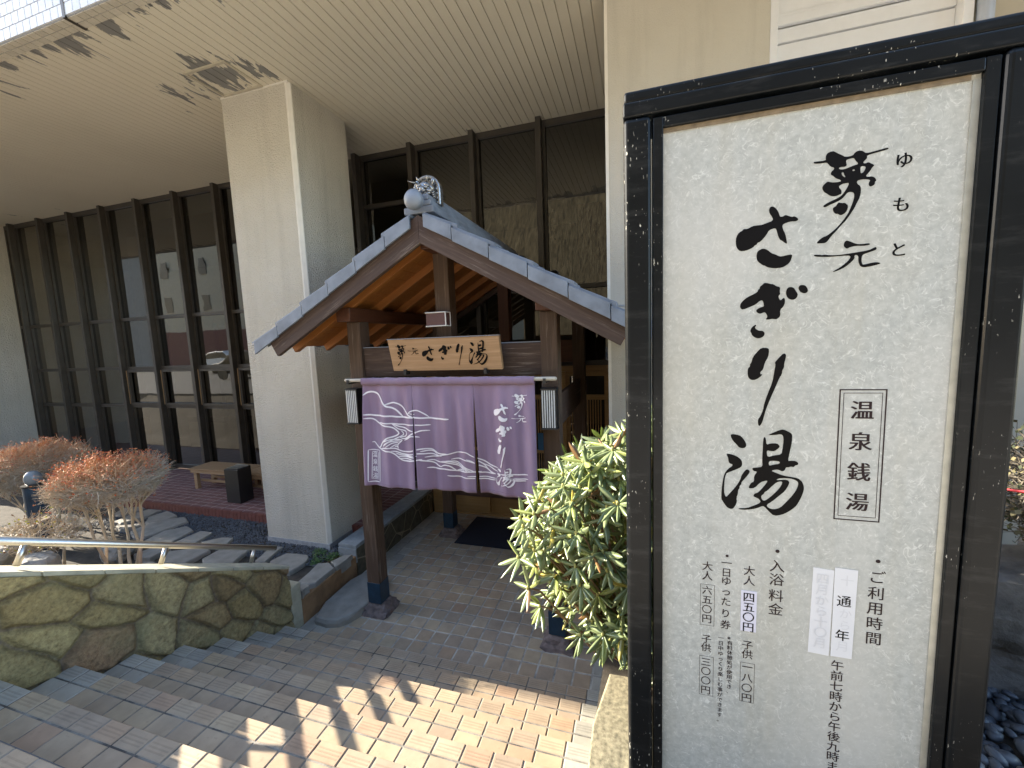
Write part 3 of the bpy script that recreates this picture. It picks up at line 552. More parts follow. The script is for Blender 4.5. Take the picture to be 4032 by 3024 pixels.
for s in (-1, 1):
    e = Vector((GX + s * HX, 0, AP - SL * HX))
    # barge boards front and back: a sloped plank with a plumb cut at the ridge and a square cut at the eave
    for nm, y0, y1 in (('barge_board', YF, YF + .045), ('barge_board', YB - .045, YB)):
        L = HX / ca; hh = .215 * ca
        poly = [(0, 0), (L, 0), (L, -hh), (-hh * SL * -1 * 0 + hh * SL, -hh)]
        if s < 0: poly = [(-p[0], p[1]) for p in poly][::-1]
        mb = MB(); n4 = len(poly)
        vs = [(p[0], 0, p[1]) for p in poly]
        mb.add([(a, -(y1 - y0) / 2, c) for a, b, c in vs] + [(a, (y1 - y0) / 2, c) for a, b, c in vs],
               [tuple(range(n4)), tuple(range(n4, 2 * n4))[::-1]] + [((i + 1) % n4, i, n4 + i, n4 + (i + 1) % n4) for i in range(n4)])
        o = mb.done(nm, 'wood', None, bevel=.004)
        x = Vector((ca, 0, -sa * s)) ; zv = Vector((sa * s, 0, ca)); yv = zv.cross(x)
        Mw = Matrix((x, yv, zv)).transposed().to_4x4(); Mw.translation = Vector((GX, (y0 + y1) / 2, AP))
        o.parent = GT; o.matrix_parent_inverse = PINV[GT.name]; o.matrix_basis = Mw
    # deck boards (seen from below) and rafters
    nb = 15; L = HX / ca
    for i in range(nb):
        a, b = i / nb * L, (i + 1) / nb * L - .003
        pass
    mb = MB()
    for i in range(nb):
        a, b = i / nb * HX, (i + 1) / nb * HX - .004
        vs = []
        for y in (YF + .046, YB - .046):
            for xx in (a, b):
                for dz in (-.085, -.06): vs.append((GX + s * xx, y, AP - SL * xx + dz))
        mb.add(vs, [(0, 1, 3, 2), (4, 6, 7, 5), (0, 4, 5, 1), (2, 3, 7, 6), (0, 2, 6, 4), (1, 5, 7, 3)])
    dk = mb.done('roof_deck', 'wood_orange', GT)
    y = .16
    while y < 2.4:
        p0 = Vector((GX + s * .04, y, AP - SL * .04 - .118)); p1 = Vector((GX + s * (HX - .03), y, AP - SL * (HX - .03) - .122))
        beam('rafter', p0, p1, .058, .072, 'wood_orange', GT, .003); y += .43
    # tiles: field courses and verge tiles
    mb = MB(); nt = 6; TL = 1.76 / nt
    for i in range(nt):
        for jx in range(10):
            y0 = YF + .14 + jx * .238; y1 = min(y0 + .25, YB + .02); K = 6
            vs = []
            for q in range(K + 1):
                y = y0 + (y1 - y0) * q / K; hz = .022 * math.sin(PI * 2 * q / K)
                for xx, lift in ((i * TL, .004), ((i + 1) * TL + .02, .036)): vs.append((GX + s * xx, y, AP - SL * xx + .028 + hz + lift))
                vs.append((GX + s * ((i + 1) * TL + .02), y, AP - SL * ((i + 1) * TL + .02) + .012 + hz))
            fs = []
            for q in range(K):
                a = q * 3; fs += [(a, a + 1, a + 4, a + 3) if s > 0 else (a, a + 3, a + 4, a + 1), (a + 1, a + 2, a + 5, a + 4)]
            mb.add(vs, fs)
    mb.done('roof_tiles', 'roof_tile', GT, smooth=False)
    for i in range(nt):
        for (yo, yi) in ((YF - .035, YF + .16), (YB + .035, YB - .16)):
            a, b = i * TL + (.06 if i == 0 else .003), (i + 1) * TL - .003
            za, zb = AP - SL * a + .014, AP - SL * b + .028
            t = -.085
            ys_ = sorted((yo, yo + (.022 if yi > yo else -.022))); yt = sorted((yo, yi))
            v = MB()
            prof = [(a, za + t), (b, zb + t - .006), (b, zb + .022), (a, za + .016)]
            if s < 0: prof = prof[::-1]
            v.prism([(GX + s * p, z) for p, z in prof], 'y', *ys_)
            top = [(a, za + .010), (b + .045, zb - .008), (b + .045, zb + .024), (a, za + .030)]
            if s < 0: top = top[::-1]
            yt2 = (yt[0] - (.0 if yi > yo else -.0235), yt[1])
            v.prism([(GX + s * p, z) for p, z in top], 'y', yt[0] + (.0225 if yi > yo else 0), yt[1] - (0 if yi > yo else .0225))
            v.done('verge_tile', 'roof_tile', GT, bevel=.003)
# ridge
mb = MB()
for i, (w, z0, z1) in enumerate(((.13, 3.775, 3.83), (.11, 3.832, 3.872), (.09, 3.874, 3.914))): mb.box(GX - w, GX + w, YF + .02, YB, z0, z1)
rg = mb.done('ridge_courses', 'roof_tile', GT, bevel=.008)
mb = MB(); nseg = 7
for i in range(nseg):
    y0 = YF + .14 + i * (YB - YF - .14) / nseg; y1 = y0 + (YB - YF - .14) / nseg - .004; K = 8
    vs = [(GX + .066 * math.cos(PI * k / K), y, 3.914 + .066 * math.sin(PI * k / K)) for y in (y0, y1) for k in range(K + 1)]
    mb.add(vs, [(k, k + 1, K + 2 + k, K + 1 + k) for k in range(K)] + [tuple(range(K + 1))[::-1], tuple(range(K + 1, 2 * K + 2))])
mb.done('ridge_cap', 'roof_tile', rg)
MB().ball((GX - .012, YF - .03, 3.868), (.078, .05, .078), 28, 18).tube([(GX - .012, YF - .03, 3.868), (GX - .012, YF + .16, 3.875)], .064, 18).done('ridge_end_ball', 'roof_tile', GT, smooth=True)
# ogre-face ridge ornament with studded frame
OG = Vector((GX + .012, .045, 3.865))
mb = MB()
arch = [(-.115, 0), (-.115, .12)] + [(.115 * math.cos(a), .13 + .105 * math.sin(a)) for a in np.linspace(PI, 0, 11)] + [(.115, .12), (.115, 0)]
mb.prism([(OG.x + a, OG.z + b) for a, b in arch], 'y', OG.y, OG.y + .05)
inn = [(a * .68, b * .86 + .008) for a, b in arch]
pts = [(OG.x + a * .93, OG.y - .008, OG.z + b * .97) for a, b in arch]
mb.tube(pts, .016, 8)
for t in np.linspace(.1, .9, 4):
    for s in (-1, 1): mb.ball((OG.x + s * .093, OG.y - .014, OG.z + .005 + t * .13), .0125, 10, 8)
orn = mb.done('ridge_ornament', 'silver', GT, smooth=False, bevel=.003)
f = MB(); c = OG + Vector((0, -.03, .115))
def el(dx, dy, dz, rx, ry, rz, tilt=0): f.ball((c.x + dx, c.y + dy, c.z + dz), (rx, ry, rz), 14, 10, rot=Matrix.Rotation(tilt, 3, 'Y'))
el(0, 0, 0, .072, .055, .085); el(0, -.055, -.005, .022, .03, .026); el(0, -.06, -.018, .032, .022, .016)
for s in (-1, 1):
    el(s * .034, -.047, .026, .026, .018, .013, s * .5); el(s * .032, -.052, .008, .015, .014, .013); el(s * .050, -.036, -.018, .026, .026, .02)
    el(s * .040, -.048, -.048, .03, .018, .013, -s * .5); el(s * .062, -.012, .005, .02, .03, .03); el(s * .066, 0, .062, .016, .014, .032, s * .3)
    f.tube([(c.x + s * .03, c.y - .03, c.z + .066), (c.x + s * .045, c.y - .045, c.z + .082), (c.x + s * .047, c.y - .058, c.z + .094)], [.014, .009, .002], 8)
    f.tube([(c.x + s * .025, c.y - .062, c.z - .048), (c.x + s * .03, c.y - .07, c.z - .028)], [.006, .001], 6)
    for q in range(3): f.tube([(c.x + s * (.05 + .01 * q), c.y - .02, c.z - .03 - .018 * q), (c.x + s * (.078 + .006 * q), c.y - .03, c.z - .035 - .016 * q), (c.x + s * .092, c.y - .02, c.z - .02 - .015 * q)], [.010, .008, .003], 7)
el(0, -.052, -.064, .036, .022, .014); el(0, -.04, -.082, .03, .024, .02)
for q in range(5): f.ball((c.x - .03 + .015 * q, c.y - .066, c.z - .052), (.006, .006, .007), 8, 6)
f.done('ogre_face', 'silver', orn, smooth=True)
f = MB().tube([(c.x - .05, c.y - .04, c.z + .05), (c.x - .10, c.y - .10, c.z + .056)], [.010, .002], 8); f.done('horn', 'silver', orn, smooth=True)

# ---------------------------------------------------------------- writing helpers
def fill_mesh(polys, to3d, cuts=None, disp=None):
    """Filled outlines (even-odd) in a 2-D plane -> bmesh mapped by to3d."""
    cu = bpy.data.curves.new('tmp', 'CURVE'); cu.dimensions = '2D'; cu.fill_mode = 'BOTH'
    for q in polys:
        s = cu.splines.new('POLY'); s.points.add(len(q) - 1); s.use_cyclic_u = True
        for p, (a, b) in zip(s.points, q): p.co = (a, b, 0, 1)
    o = bpy.data.objects.new('tmp', cu); COL.objects.link(o)
    me = bpy.data.meshes.new_from_object(o.evaluated_get(bpy.context.evaluated_depsgraph_get()))
    bpy.data.objects.remove(o); bpy.data.curves.remove(cu)
    return me
def smooth_poly(q, it=2):
    for _ in range(it):
        r = []
        n = len(q)
        for i in range(n):
            a, b = q[i], q[(i + 1) % n]
            r += [(.75 * a[0] + .25 * b[0], .75 * a[1] + .25 * b[1]), (.25 * a[0] + .75 * b[0], .25 * a[1] + .75 * b[1])]
        q = r
    return q
def glyph(k): return [[tuple(v) for v in np.array([float(t) for t in s.split()]).reshape(-1, 2) / 1000.0] for s in GLYPH[k]]
def glyph_box(polys, box):
    xs = [p[0] for q in polys for p in q]; zs = [p[1] for q in polys for p in q]
    a, b, c, d = min(xs), max(xs), min(zs), max(zs)
    return [[(box[0] + (x - a) / (b - a) * (box[1] - box[0]), box[2] + (z - c) / (d - c) * (box[3] - box[2])) for x, z in q] for q in polys]
def join_meshes(name, parts, mat, parent, mapf):
    mb = MB()
    for me in parts:
        mb.add([mapf(v.co) for v in me.vertices], [tuple(p.vertices) for p in me.polygons]); bpy.data.meshes.remove(me)
    return mb.done(name, mat, parent)
_fc = {}
def char_mesh(ch):
    if ch not in _fc:
        cu = bpy.data.curves.new('t', 'FONT'); cu.body = ch; cu.resolution_u = 3
        o = bpy.data.objects.new('t', cu); COL.objects.link(o)
        me = bpy.data.meshes.new_from_object(o.evaluated_get(bpy.context.evaluated_depsgraph_get()))
        bpy.data.objects.remove(o); bpy.data.curves.remove(cu)
        v = [(a.co.x - .5, a.co.y - .38) for a in me.vertices]
        _fc[ch] = (v, [tuple(p.vertices) for p in me.polygons]); bpy.data.meshes.remove(me)
    return _fc[ch]
def put_text(mb, s, x, zs, size, y, wide=1.0, bold=0):
    for ch, z in zip(s, zs):
        v, f = char_mesh(ch)
        for dx in ((0,) if not bold else (-bold, bold)):
            mb.add([(x + a * size * wide + dx, y - (.0002 if dx > 0 else 0), z + b * size) for a, b in v], f)
# ================================================================ wooden name board
NB = thing('name_board', 'pale carved wooden name board with black brush lettering hung on the gate beam', 'sign', (GX, .2, 2.52))
yt, yb, zt, zb = .055, .125, 2.797, 2.516      # leans forward at the top
tl = Matrix.Identity(4)
def nb(x, z, off=0):
    k = (z - zb) / (zt - zb); return (x, yb + (yt - yb) * k - off, z)
def nbx(x, z):        # photo-plane (y=.09) x to the leaning board
    k = (z - zb) / (zt - zb); y = yb + (yt - yb) * k
    return 1.5746 + (x - 1.5746) * (y + 3.12) / 3.21
x0, x1 = -.545, .494
L = x1 - x0; H = math.hypot(zt - zb, yb - yt)
bd = MB().box(-L / 2, L / 2, -.022, .022, -H / 2, H / 2).done('board', 'board_wood', None, bevel=.004)
zv = Vector((0, yt - yb, zt - zb)).normalized(); xv = Vector((1, 0, 0)); yv = zv.cross(xv)
Mw = Matrix((xv, yv, zv)).transposed().to_4x4(); Mw.translation = Vector(((x0 + x1) / 2, (yt + yb) / 2, (zt + zb) / 2)) + yv * .023
bd.parent = NB; bd.matrix_parent_inverse = PINV[NB.name]; bd.matrix_basis = Mw
parts = []
for k, bx in dict(yume=(-.487, -.377, 2.567, 2.754), moto=(-.368, -.255, 2.659, 2.723), sa=(-.227, -.109, 2.599, 2.732), gi=(-.067, .059, 2.609, 2.736), ri=(.096, .163, 2.557, 2.744), yu=(.213, .382, 2.556, 2.766)).items():
    parts.append(fill_mesh([smooth_poly(q, 1) for q in glyph_box(glyph(k), bx)], None))
join_meshes('carved_lettering', parts, 'ink', NB, lambda c: nb(nbx(c.x, c.y), c.y, .0035))
for a in (-.43, .335): MB().box(a, a + .025, .10, .17, 2.485, 2.53).done('bracket', 'black_metal', NB)
MB().box(x0 - .002, x1 + .002, yt - .006, yt + .045, zt + .001, zt + .007).done('top_flashing', 'roof_tile', NB)

# ================================================================ noren curtain
NR = thing('noren_curtain', 'faded purple noren curtain with white mountain and river print hanging across the gate', 'curtain', (GX, .08, 2.44))
def cloth_y(x, z):
    t = max(0.0, min(1.0, (2.40 - z) / .95)); f = 1 - .45 * t
    a = .016 * math.sin(x * 23 + .6 * math.sin(x * 7)) + .008 * math.sin(x * 51 + 1.3 + z * 2) * f + .009 * math.sin(x * 11.5 + 2 + z * .8)
    return .082 + a * min(1, t * 4 + .12) - .012 * t + .03 * t * t * math.sin(x * 4.2 + .8)
def seam(i, z):           # x of the slit edges
    t = max(0, min(1, (2.30 - z) / .85))
    c = (-.343, .243)[i] + (.008 * t if i == 0 else -.002 * t); w = (.010, .017)[i] * t ** .8
    return c - w, c + w
def panel_edges(p, z):
    l = -.856 - .038 * max(0, (2.43 - z)) if p == 0 else seam(p - 1, z)[1]
    r = .774 + .012 * max(0, (2.43 - z)) if p == 2 else seam(p, z)[0]
    return l, r
for p in range(3):
    mb = MB(); nx, nz_ = 46, 64
    for j in range(nz_ + 1):
        z = 2.425 - (2.425 - 1.447) * j / nz_
        zz = z + (.004 * math.sin(p * 2 + j) if j == nz_ else 0)
        l, r = panel_edges(p, z)
        for i in range(nx + 1):
            x = l + (r - l) * i / nx; mb.v.append((x, cloth_y(x, z), zz - (.012 * (i / nx) * (p * .4) * j / nz_)))
    mb.f = [(j * (nx + 1) + i, j * (nx + 1) + i + 1, (j + 1) * (nx + 1) + i + 1, (j + 1) * (nx + 1) + i) for j in range(nz_) for i in range(nx)]
    mb.mi = [0] * len(mb.f); mb.t = [(1, 1, 1)] * len(mb.v)
    o = mb.done('cloth_panel', 'noren', NR, smooth=True); md = o.modifiers.new('thick', 'SOLIDIFY'); md.thickness = .0015; md.offset = 1
    # stitched hem along the foot and sides
    mb = MB(); l, r = panel_edges(p, 1.47)
    mb.tube([(l + (r - l) * i / 40, cloth_y(l + (r - l) * i / 40, 1.474) - .0018, 1.474 - (.012 * (i / 40) * (p * .4))) for i in range(41)], .0016, 4); mb.done('hem_stitch', 'noren', o)
mb = MB(); K = 10
for j, x in enumerate(np.linspace(-.858, .776, 60)):
    for k in range(K):
        a = 2 * PI * k / K; w = 1 + .07 * math.sin(x * 40) + .05 * math.sin(x * 91)
        mb.v.append((x, .080 + .026 * w * math.cos(a), 2.436 + (.027 * w * math.sin(a) - (.014 if math.sin(a) < -.5 else 0))))
mb.f = [(j * K + k, j * K + (k + 1) % K, (j + 1) * K + (k + 1) % K, (j + 1) * K + k) for j in range(59) for k in range(K)]; mb.mi = [0] * len(mb.f); mb.t = [(1, 1, 1)] * len(mb.v)
mb.done('rod_sleeve', 'noren', NR, smooth=True)
beam('rod', (-1.045, .08, 2.44), (.958, .08, 2.44), .032, .032, 'pole_wood', NR, .013)
for x in (-1.0, .86): MB().box(x - .012, x + .012, .06, .219, 2.405, 2.418).box(x - .012, x + .012, .055, .063, 2.405, 2.445).done('rod_hook', 'black_metal', NR)
def cl(x, z, off=.0045): return (x, cloth_y(x, z) - off, z)
def catmull(pts, step=.014):
    pts = [Vector((a, b)) for a, b in pts]; P = [pts[0]] + pts + [pts[-1]]; out = []
    for i in range(1, len(P) - 2):
        a, b, c, d = P[i - 1], P[i], P[i + 1], P[i + 2]; n = max(2, int((c - b).length / step))
        for k in range(n):
            t = k / n; out.append(.5 * ((2 * b) + (c - a) * t + (2 * a - 5 * b + 4 * c - d) * t * t + (3 * b - 3 * c + d - a) * t ** 3))
    return out + [pts[-1]]
mb = MB()
def ribbon(path, w):
    n = len(path); vs = []
    for i, p in enumerate(path):
        d = (path[min(i + 1, n - 1)] - path[max(i - 1, 0)]).normalized(); q = Vector((-d.y, d.x)) * (w / 2) * min(1, .35 + i * .3, .35 + (n - 1 - i) * .3)
        for r in (p + q, p - q): vs.append(cl(r.x, r.y))
    fs = []
    for i in range(n - 1):
        c = (path[i] + path[i + 1]) / 2
        if any(seam(k, c.y)[0] - .003 < c.x < seam(k, c.y)[1] + .003 and c.y < 2.28 for k in (0, 1)): continue
        fs.append((2 * i, 2 * i + 1, 2 * i + 3, 2 * i + 2))
    mb.add(vs, fs)
for w, s in NLINES:
    q = np.array([float(t) for t in s.split()]).reshape(-1, 2) / 1000.0
    if len(q) >= 2: ribbon(catmull([tuple(a) for a in q]), w * .0012)
for a in ((-.836, 1.790, -.716, 1.489), (-.806, 1.772, -.736, 1.513)):
    xa, za, xb, zb_ = a
    for p, q in (((xa, za), (xb, za)), ((xb, za), (xb - .012, zb_)), ((xb - .012, zb_), (xa - .012, zb_)), ((xa - .012, zb_), (xa, za))): ribbon(catmull([p, q]), .009 if xa < -.82 else .006)
mb.done('river_print', 'noren_white', NR)
def drape(me, dx=.025):
    bm = bmesh.new(); bm.from_mesh(me)
    for ax, lo, hi in ((0, -1, 1), (1, 1.4, 2.5)):
        for t in np.arange(lo, hi, dx if ax == 0 else .05):
            no = (1, 0, 0) if ax == 0 else (0, 1, 0); co = (t, 0, 0) if ax == 0 else (0, t, 0)
            if any((v.co[ax] < t) for v in bm.verts) and any((v.co[ax] > t) for v in bm.verts):
                bmesh.ops.bisect_plane(bm, geom=bm.verts[:] + bm.edges[:] + bm.faces[:], plane_co=co, plane_no=no)
    bm.to_mesh(me); bm.free(); return me
parts = []
for k, bx in dict(yume=(.582, .712, 2.143, 2.318), moto=(.570, .703, 2.077, 2.143), sa=(.414, .548, 2.086, 2.237), gi=(.425, .573, 1.912, 2.057), ri=(.435, .514, 1.687, 1.889), yu=(.411, .584, 1.521, 1.690)).items():
    parts.append(drape(fill_mesh([smooth_poly(q, 1) for q in glyph_box(glyph(k), bx)], None)))
join_meshes('brush_lettering', parts, 'noren_white', NR, lambda c: cl(c.x, c.y, .0065))
for ch, zc in zip('温泉銭湯', [1.745, 1.676, 1.608, 1.545]):
    mb = MB(); put_text(mb, ch, 0, [zc], .056, 0, bold=.0012)
    mb2 = MB(); mb2.add([cl(x - .776 - (1.745 - z) * .035, z, .0055) for x, y, z in mb.v], mb.f); mb2.done('seal_character', 'noren_white', NR)

# ================================================================ lanterns, box lamp
def lantern(x, label):
    t = thing('wall_lantern', label, 'lantern', (x, .219, 2.02), 'slatted lanterns on the front posts')
    MB().box(x - .062, x + .062, .12, .218, 2.028, 2.343).done('housing', 'black_metal', t, bevel=.003)
    for z in (2.344, 2.016): MB().box(x - .068, x + .068, .112, .219, z, z + .0105).done('end_cap', 'black_metal', t, bevel=.002)
    mb = MB()
    for i in range(6): a = x - .055 + i * .0195; mb.box(a, a + .0095, .1155, .1195, 2.032, 2.34)
    mb.done('slat_panel', 'lantern_paper', t)
lantern(-1.022, 'black slatted wall lantern on the gate post beside the stucco column')
lantern(.877, 'black slatted wall lantern on the gate post above the green bush')
t = thing('box_lamp', 'small brown box lamp with white edges fixed to the king post', 'lamp', (-.09, .224, 2.96))
MB().box(-.19, -.005, .13, .219, 2.905, 3.015).done('lamp_box', 'box_brown', t, bevel=.003)
mb = MB(); a, b, c_, d, e, f = -.193, -.002, .127, .22, 2.902, 3.018; w = .005
for (p, q) in (((a, c_, e), (b, c_, e)), ((a, c_, f), (b, c_, f)), ((b, c_, e), (b, c_, f)), ((b, c_, e), (b, d, e)), ((b, c_, f), (b, d, f)), ((b, d, e), (b, d, f)), ((a, c_, e), (a, d, e)), ((a, c_, f), (a, d, f))): mb.tube([p, q], w, 4)
mb.done('white_edging', 'white_edge', t)
tag(MB().box(-.86, .62, 1.77, 2.62, .003, .016).done('door_mat', 'mat', bevel=.006), 'dark navy door mat on the porch tiles before the sliding doors', 'door mat')
tag(MB().box(.143, .245, 2.715, 2.722, 1.10, 1.36).done('blue_notice', 'blue_paper'), 'blue notice on the sliding door seen past the curtain edge', 'notice')

# ================================================================ tall sign board in the foreground
S = thing('sign_board', 'tall black framed sign board with white fibre panel and black brush lettering', 'sign', (2.0, -1.75, .85))
def rbar(x0, x1, z0, z1, nm, y0=-1.81, y1=-1.64, bev=.010):
    return MB().box(x0, x1, y0, y1, z0, z1).done(nm, 'sign_black', S, bevel=bev, seg=4, smooth=False)
rbar(1.536, 1.6125, .7, 3.3848, 'post', bev=.013); rbar(2.386, 2.4625, .7, 3.3848, 'post', bev=.013)
rbar(1.5355, 2.463, 3.386, 3.428, 'top_rail', bev=.006); rbar(1.5375, 2.461, 3.4283, 3.4615, 'top_rail', y0=-1.802, bev=.009)
MB().box(1.6127, 2.3858, -1.79, -1.66, .95, 1.06).done('bottom_rail', 'sign_black', S, bevel=.01)
MB().box(1.6175, 1.6455, -1.803, -1.66, 1.06, 3.377).box(2.352, 2.381, -1.803, -1.66, 1.06, 3.377).box(1.6456, 2.3519, -1.803, -1.66, 3.347, 3.3765).done('inner_frame', 'sign_black', S, bevel=.003)
pn = MB().box(1.640, 2.356, -1.79, -1.70, 1.06, 3.350).done('panel', 'washi', S)
MB().box(2.336, 2.3518, -1.7925, -1.7903, 1.06, 3.334).done('panel_clip', 'alu', S)
MB().box(1.6456, 2.332, -1.7935, -1.7903, 3.335, 3.3468).done('rust_edge', 'rust', S)
YP = -1.7906
parts = [fill_mesh([smooth_poly(q, 1) for q in glyph(k)], None) for k in ('yume', 'moto', 'sa', 'gi', 'ri', 'yu')]
join_meshes('brush_lettering', parts, 'ink', S, lambda c: (c.x, YP, c.y))
def text_part(name, rows, mat='ink_brown', y=YP, bold=0, split=False):
    if split: rows = [(ch, x, [z], size) for s, x, zs, size in rows for ch, z in zip(s, zs)]
    for s, x, zs, size in rows:
        mb = MB(); put_text(mb, s, x, zs, size, y, bold=bold); mb.done(name, mat, S)
def frame_lines(mb, x0, x1, z0, z1, w, y=YP):
    for a, b, c, d in ((x0, x1, z0, z0 + w), (x0, x1, z1 - w, z1), (x0, x0 + w, z0 + w, z1 - w), (x1 - w, x1, z0 + w, z1 - w)):
        mb.add([(a, y, c), (b, y, c), (b, y, d), (a, y, d)], [(0, 1, 2, 3)])
text_part('reading_lettering', [('ゆもと', 2.213, [3.175, 3.068, 2.957], .040)], 'ink', bold=.0008, split=True)
text_part('seal_lettering', [('温泉銭湯', 2.155, [2.539, 2.452, 2.366, 2.280], .055)], bold=.0012, split=True)
mb = MB(); frame_lines(mb, 2.101, 2.2085, 2.2245, 2.596, .0032); frame_lines(mb, 2.1108, 2.1992, 2.236, 2.586, .0014); mb.done('seal_frame', 'ink_brown', S)
text_part('hours_lettering', [('・', 2.211, [2.112], .05), ('ご利用時間', 2.211, [2.065, 2.017, 1.972, 1.926, 1.880], .041), ('午前七時から午後九時まで', 2.1287, [1.778 - i * .0331 for i in range(12)], .034)], bold=.0003)
text_part('price_lettering', [('・', 1.966, [2.112], .05), ('入浴料金', 1.966, [2.066, 2.023, 1.972, 1.928], .041),
    ('大人', 1.8935, [2.041, 2.009], .0335), ('子供', 1.8935, [1.797, 1.766], .032), ('一八〇円', 1.8945, [1.723, 1.687, 1.652, 1.618], .032),
    ('・', 1.832, [2.081], .04), ('一日ゆったり券', 1.831, [2.058, 2.027, 1.999, 1.964, 1.931, 1.892, 1.854], .031),
    ('大人', 1.7775, [2.041, 2.009], .0325), ('六五〇円', 1.7775, [1.961, 1.929, 1.897, 1.865], .031), ('子供', 1.7770, [1.796, 1.766], .031), ('三〇〇円', 1.7770, [1.716, 1.684, 1.651, 1.618], .031),
    ('※有料休憩処が使用でき、', 1.8447, [1.811 - i * .0166 for i in range(12)], .0165), ('一日中ゆっくり楽しむ事ができます。', 1.8190, [1.807 - i * .0178 for i in range(17)], .0165)], bold=.0002)
mb = MB()
for b in ((1.875, 1.915, 1.603, 1.737), (1.758, 1.799, 1.842, 1.980), (1.758, 1.799, 1.599, 1.736)): frame_lines(mb, *b, .0010)
mb.done('price_frames', 'ink_brown', S)
MB().box(1.8725, 1.9155, YP - .0008, YP + .0002, 1.843, 1.976).done('price_sticker', 'lilac_paper', S)
text_part('price_sticker_lettering', [('四五〇円', 1.8938, [1.956, 1.924, 1.891, 1.858], .034)], 'ink', YP - .0012, .0004)
def sheet(pts, nm, y0):
    MB().prism([(p[0], p[1]) for p in pts], 'y', y0 - .0006, y0).done(nm, 'paper', S)
sheet([(2.053, 1.807), (2.106, 1.804), (2.1095, 2.071), (2.058, 2.0745)], 'hours_sticker', YP + .0002)
sheet([(2.110, 1.806), (2.162, 1.806), (2.166, 2.079), (2.1105, 2.081)], 'hours_sticker', YP - .0006)
text_part('sticker_lettering', [('通年', 2.136, [1.982, 1.876], .037)], 'ink', YP - .0016, .0003, split=True)
text_part('covered_lettering', [('四月から十〇月', 2.0825, [2.043 - i * .0335 for i in range(7)], .035), ('十', 2.141, [2.045], .035), ('から', 2.141, [1.944, 1.908], .032), ('月', 2.138, [1.842], .034)], 'ink_faint', YP - .0015)
# ================================================================ rubble retaining wall beside the stairs
def wall_top(y): return .684 - .548 * (y + .2)
ny, nz = 250, 84
y0_, y1_ = -2.62, -.2
rng = np.random.RandomState(5)
seeds = []
while len(seeds) < 54:
    p = np.array([rng.uniform(-2.8, .1), rng.uniform(-.1, 1.0)])
    if all(np.hypot(*(p - q)) > .20 for q in seeds): seeds.append(p)
    else:
        if rng.rand() < .002: seeds.append(p)
seeds = np.array(seeds); wts = rng.uniform(0, .03, len(seeds))
tints = []
for _ in seeds:
    b = [(.33, .29, .165), (.35, .32, .19), (.28, .23, .14), (.37, .335, .215), (.27, .20, .14), (.33, .31, .20), (.30, .275, .165)][rng.randint(7)]
    tints.append(np.array(b) * np.array((1.12, .985, .80)) * rng.uniform(.85, 1.12))
def rubble(y, t, zt, warp):
    """y along the wall, t height above the stair slope; returns bulge and colour"""
    p = np.array([y + warp[0], t + warp[1]])
    d = np.hypot((seeds[:, 0] - p[0]) * .82, seeds[:, 1] - p[1]) - wts
    i = np.argsort(d)[:2]; e = d[i[1]] - d[i[0]]
    k = min(1, max(0, (e - .003) / .035)); s = k * k * (3 - 2 * k)
    return s, tints[i[0]], e
mb = MB()
for i in range(ny + 1):
    y = y0_ + (y1_ - y0_) * i / ny; zt = wall_top(y) - .028; zb = max(-.02, zt - .80)
    for j in range(nz + 1):
        z = zb + (zt - zb) * j / nz
        nv = noise.noise_vector(Vector((y * 3.2, z * 3.2, 1.7))) * .05 + noise.noise_vector(Vector((y * 11, z * 11, 4))) * .010
        s, c, e = rubble(y, z - (zt - .72), zt, nv)
        bump = .032 * s + .012 * noise.noise(Vector((y * 7, z * 7, 2))) * s + .004 * noise.noise(Vector((y * 30, z * 30, 8)))
        mb.v.append((-1.668 + bump * .9, y, z))
        m_ = min(1, max(0, (e - .002) / .009)); rim = min(1, max(0, (e - .02) / .06))
        col = (np.array((.17, .13, .10)) * (1 - m_) + c * m_ * (.66 + .34 * rim)); mb.t.append(tuple(col))
mb.f = [(i * (nz + 1) + j, (i + 1) * (nz + 1) + j, (i + 1) * (nz + 1) + j + 1, i * (nz + 1) + j + 1) for i in range(ny) for j in range(nz)]; mb.mi = [0] * len(mb.f)
RW = thing('retaining_wall', 'mossy rubble stone retaining wall with sloping pale coping beside the tiled stairs', 'wall', (-1.78, -1.4, 0))
mb.done('stone_face', 'rubble', RW, smooth=True, tint=True)
mb = MB(); mb.t
poly = [(y0_, -.2), (y1_ - .004, -.2), (y1_ - .004, wall_top(y1_) - .03), (y0_, wall_top(y0_) - .03)]
mb.prism(poly, 'x', -1.90, -1.672); mb.done('core', 'slab_edge', RW)
mb = MB(); n = 9; ys = np.linspace(y0_, y1_ + .012, n + 1)
for i in range(n):
    a, b = ys[i] + .002, ys[i + 1] - .002; q = random.uniform(-.004, .004)
    za, zb = wall_top(a), wall_top(b)
    vs = [(x, y, z + dz) for x in (-1.925, -1.642 + q) for y, z in ((a, za), (b, zb)) for dz in (-.03, 0)]
    mb.add(vs, [(0, 2, 3, 1), (4, 5, 7, 6), (0, 1, 5, 4), (2, 6, 7, 3), (1, 3, 7, 5), (0, 4, 6, 2)])
mb.done('coping', 'cap', RW, bevel=.006)
MB().box(-1.89, -1.648, -.20, -.075, -.1, .452).done('end_step', 'cap', RW, bevel=.012)
tag(MB().prism([(-.074, -.1), (.757, -.1), (.757, .268), (.3, .268), (-.074, .25)], 'x', -1.72, -1.648).done('low_kerb', 'slab_edge', bevel=.008), 'low orange rendered kerb edging the flagstones beside the porch', 'kerb')
CW = thing('curb_wall', 'low stone clad curb wall with grey coping running back to the doors', 'wall', (-1.78, 1.7, 0))
MB().box(-1.88, -1.652, .775, 2.655, -.05, .352).done('cladding', 'cladding', CW)
mb = MB(); y = .76
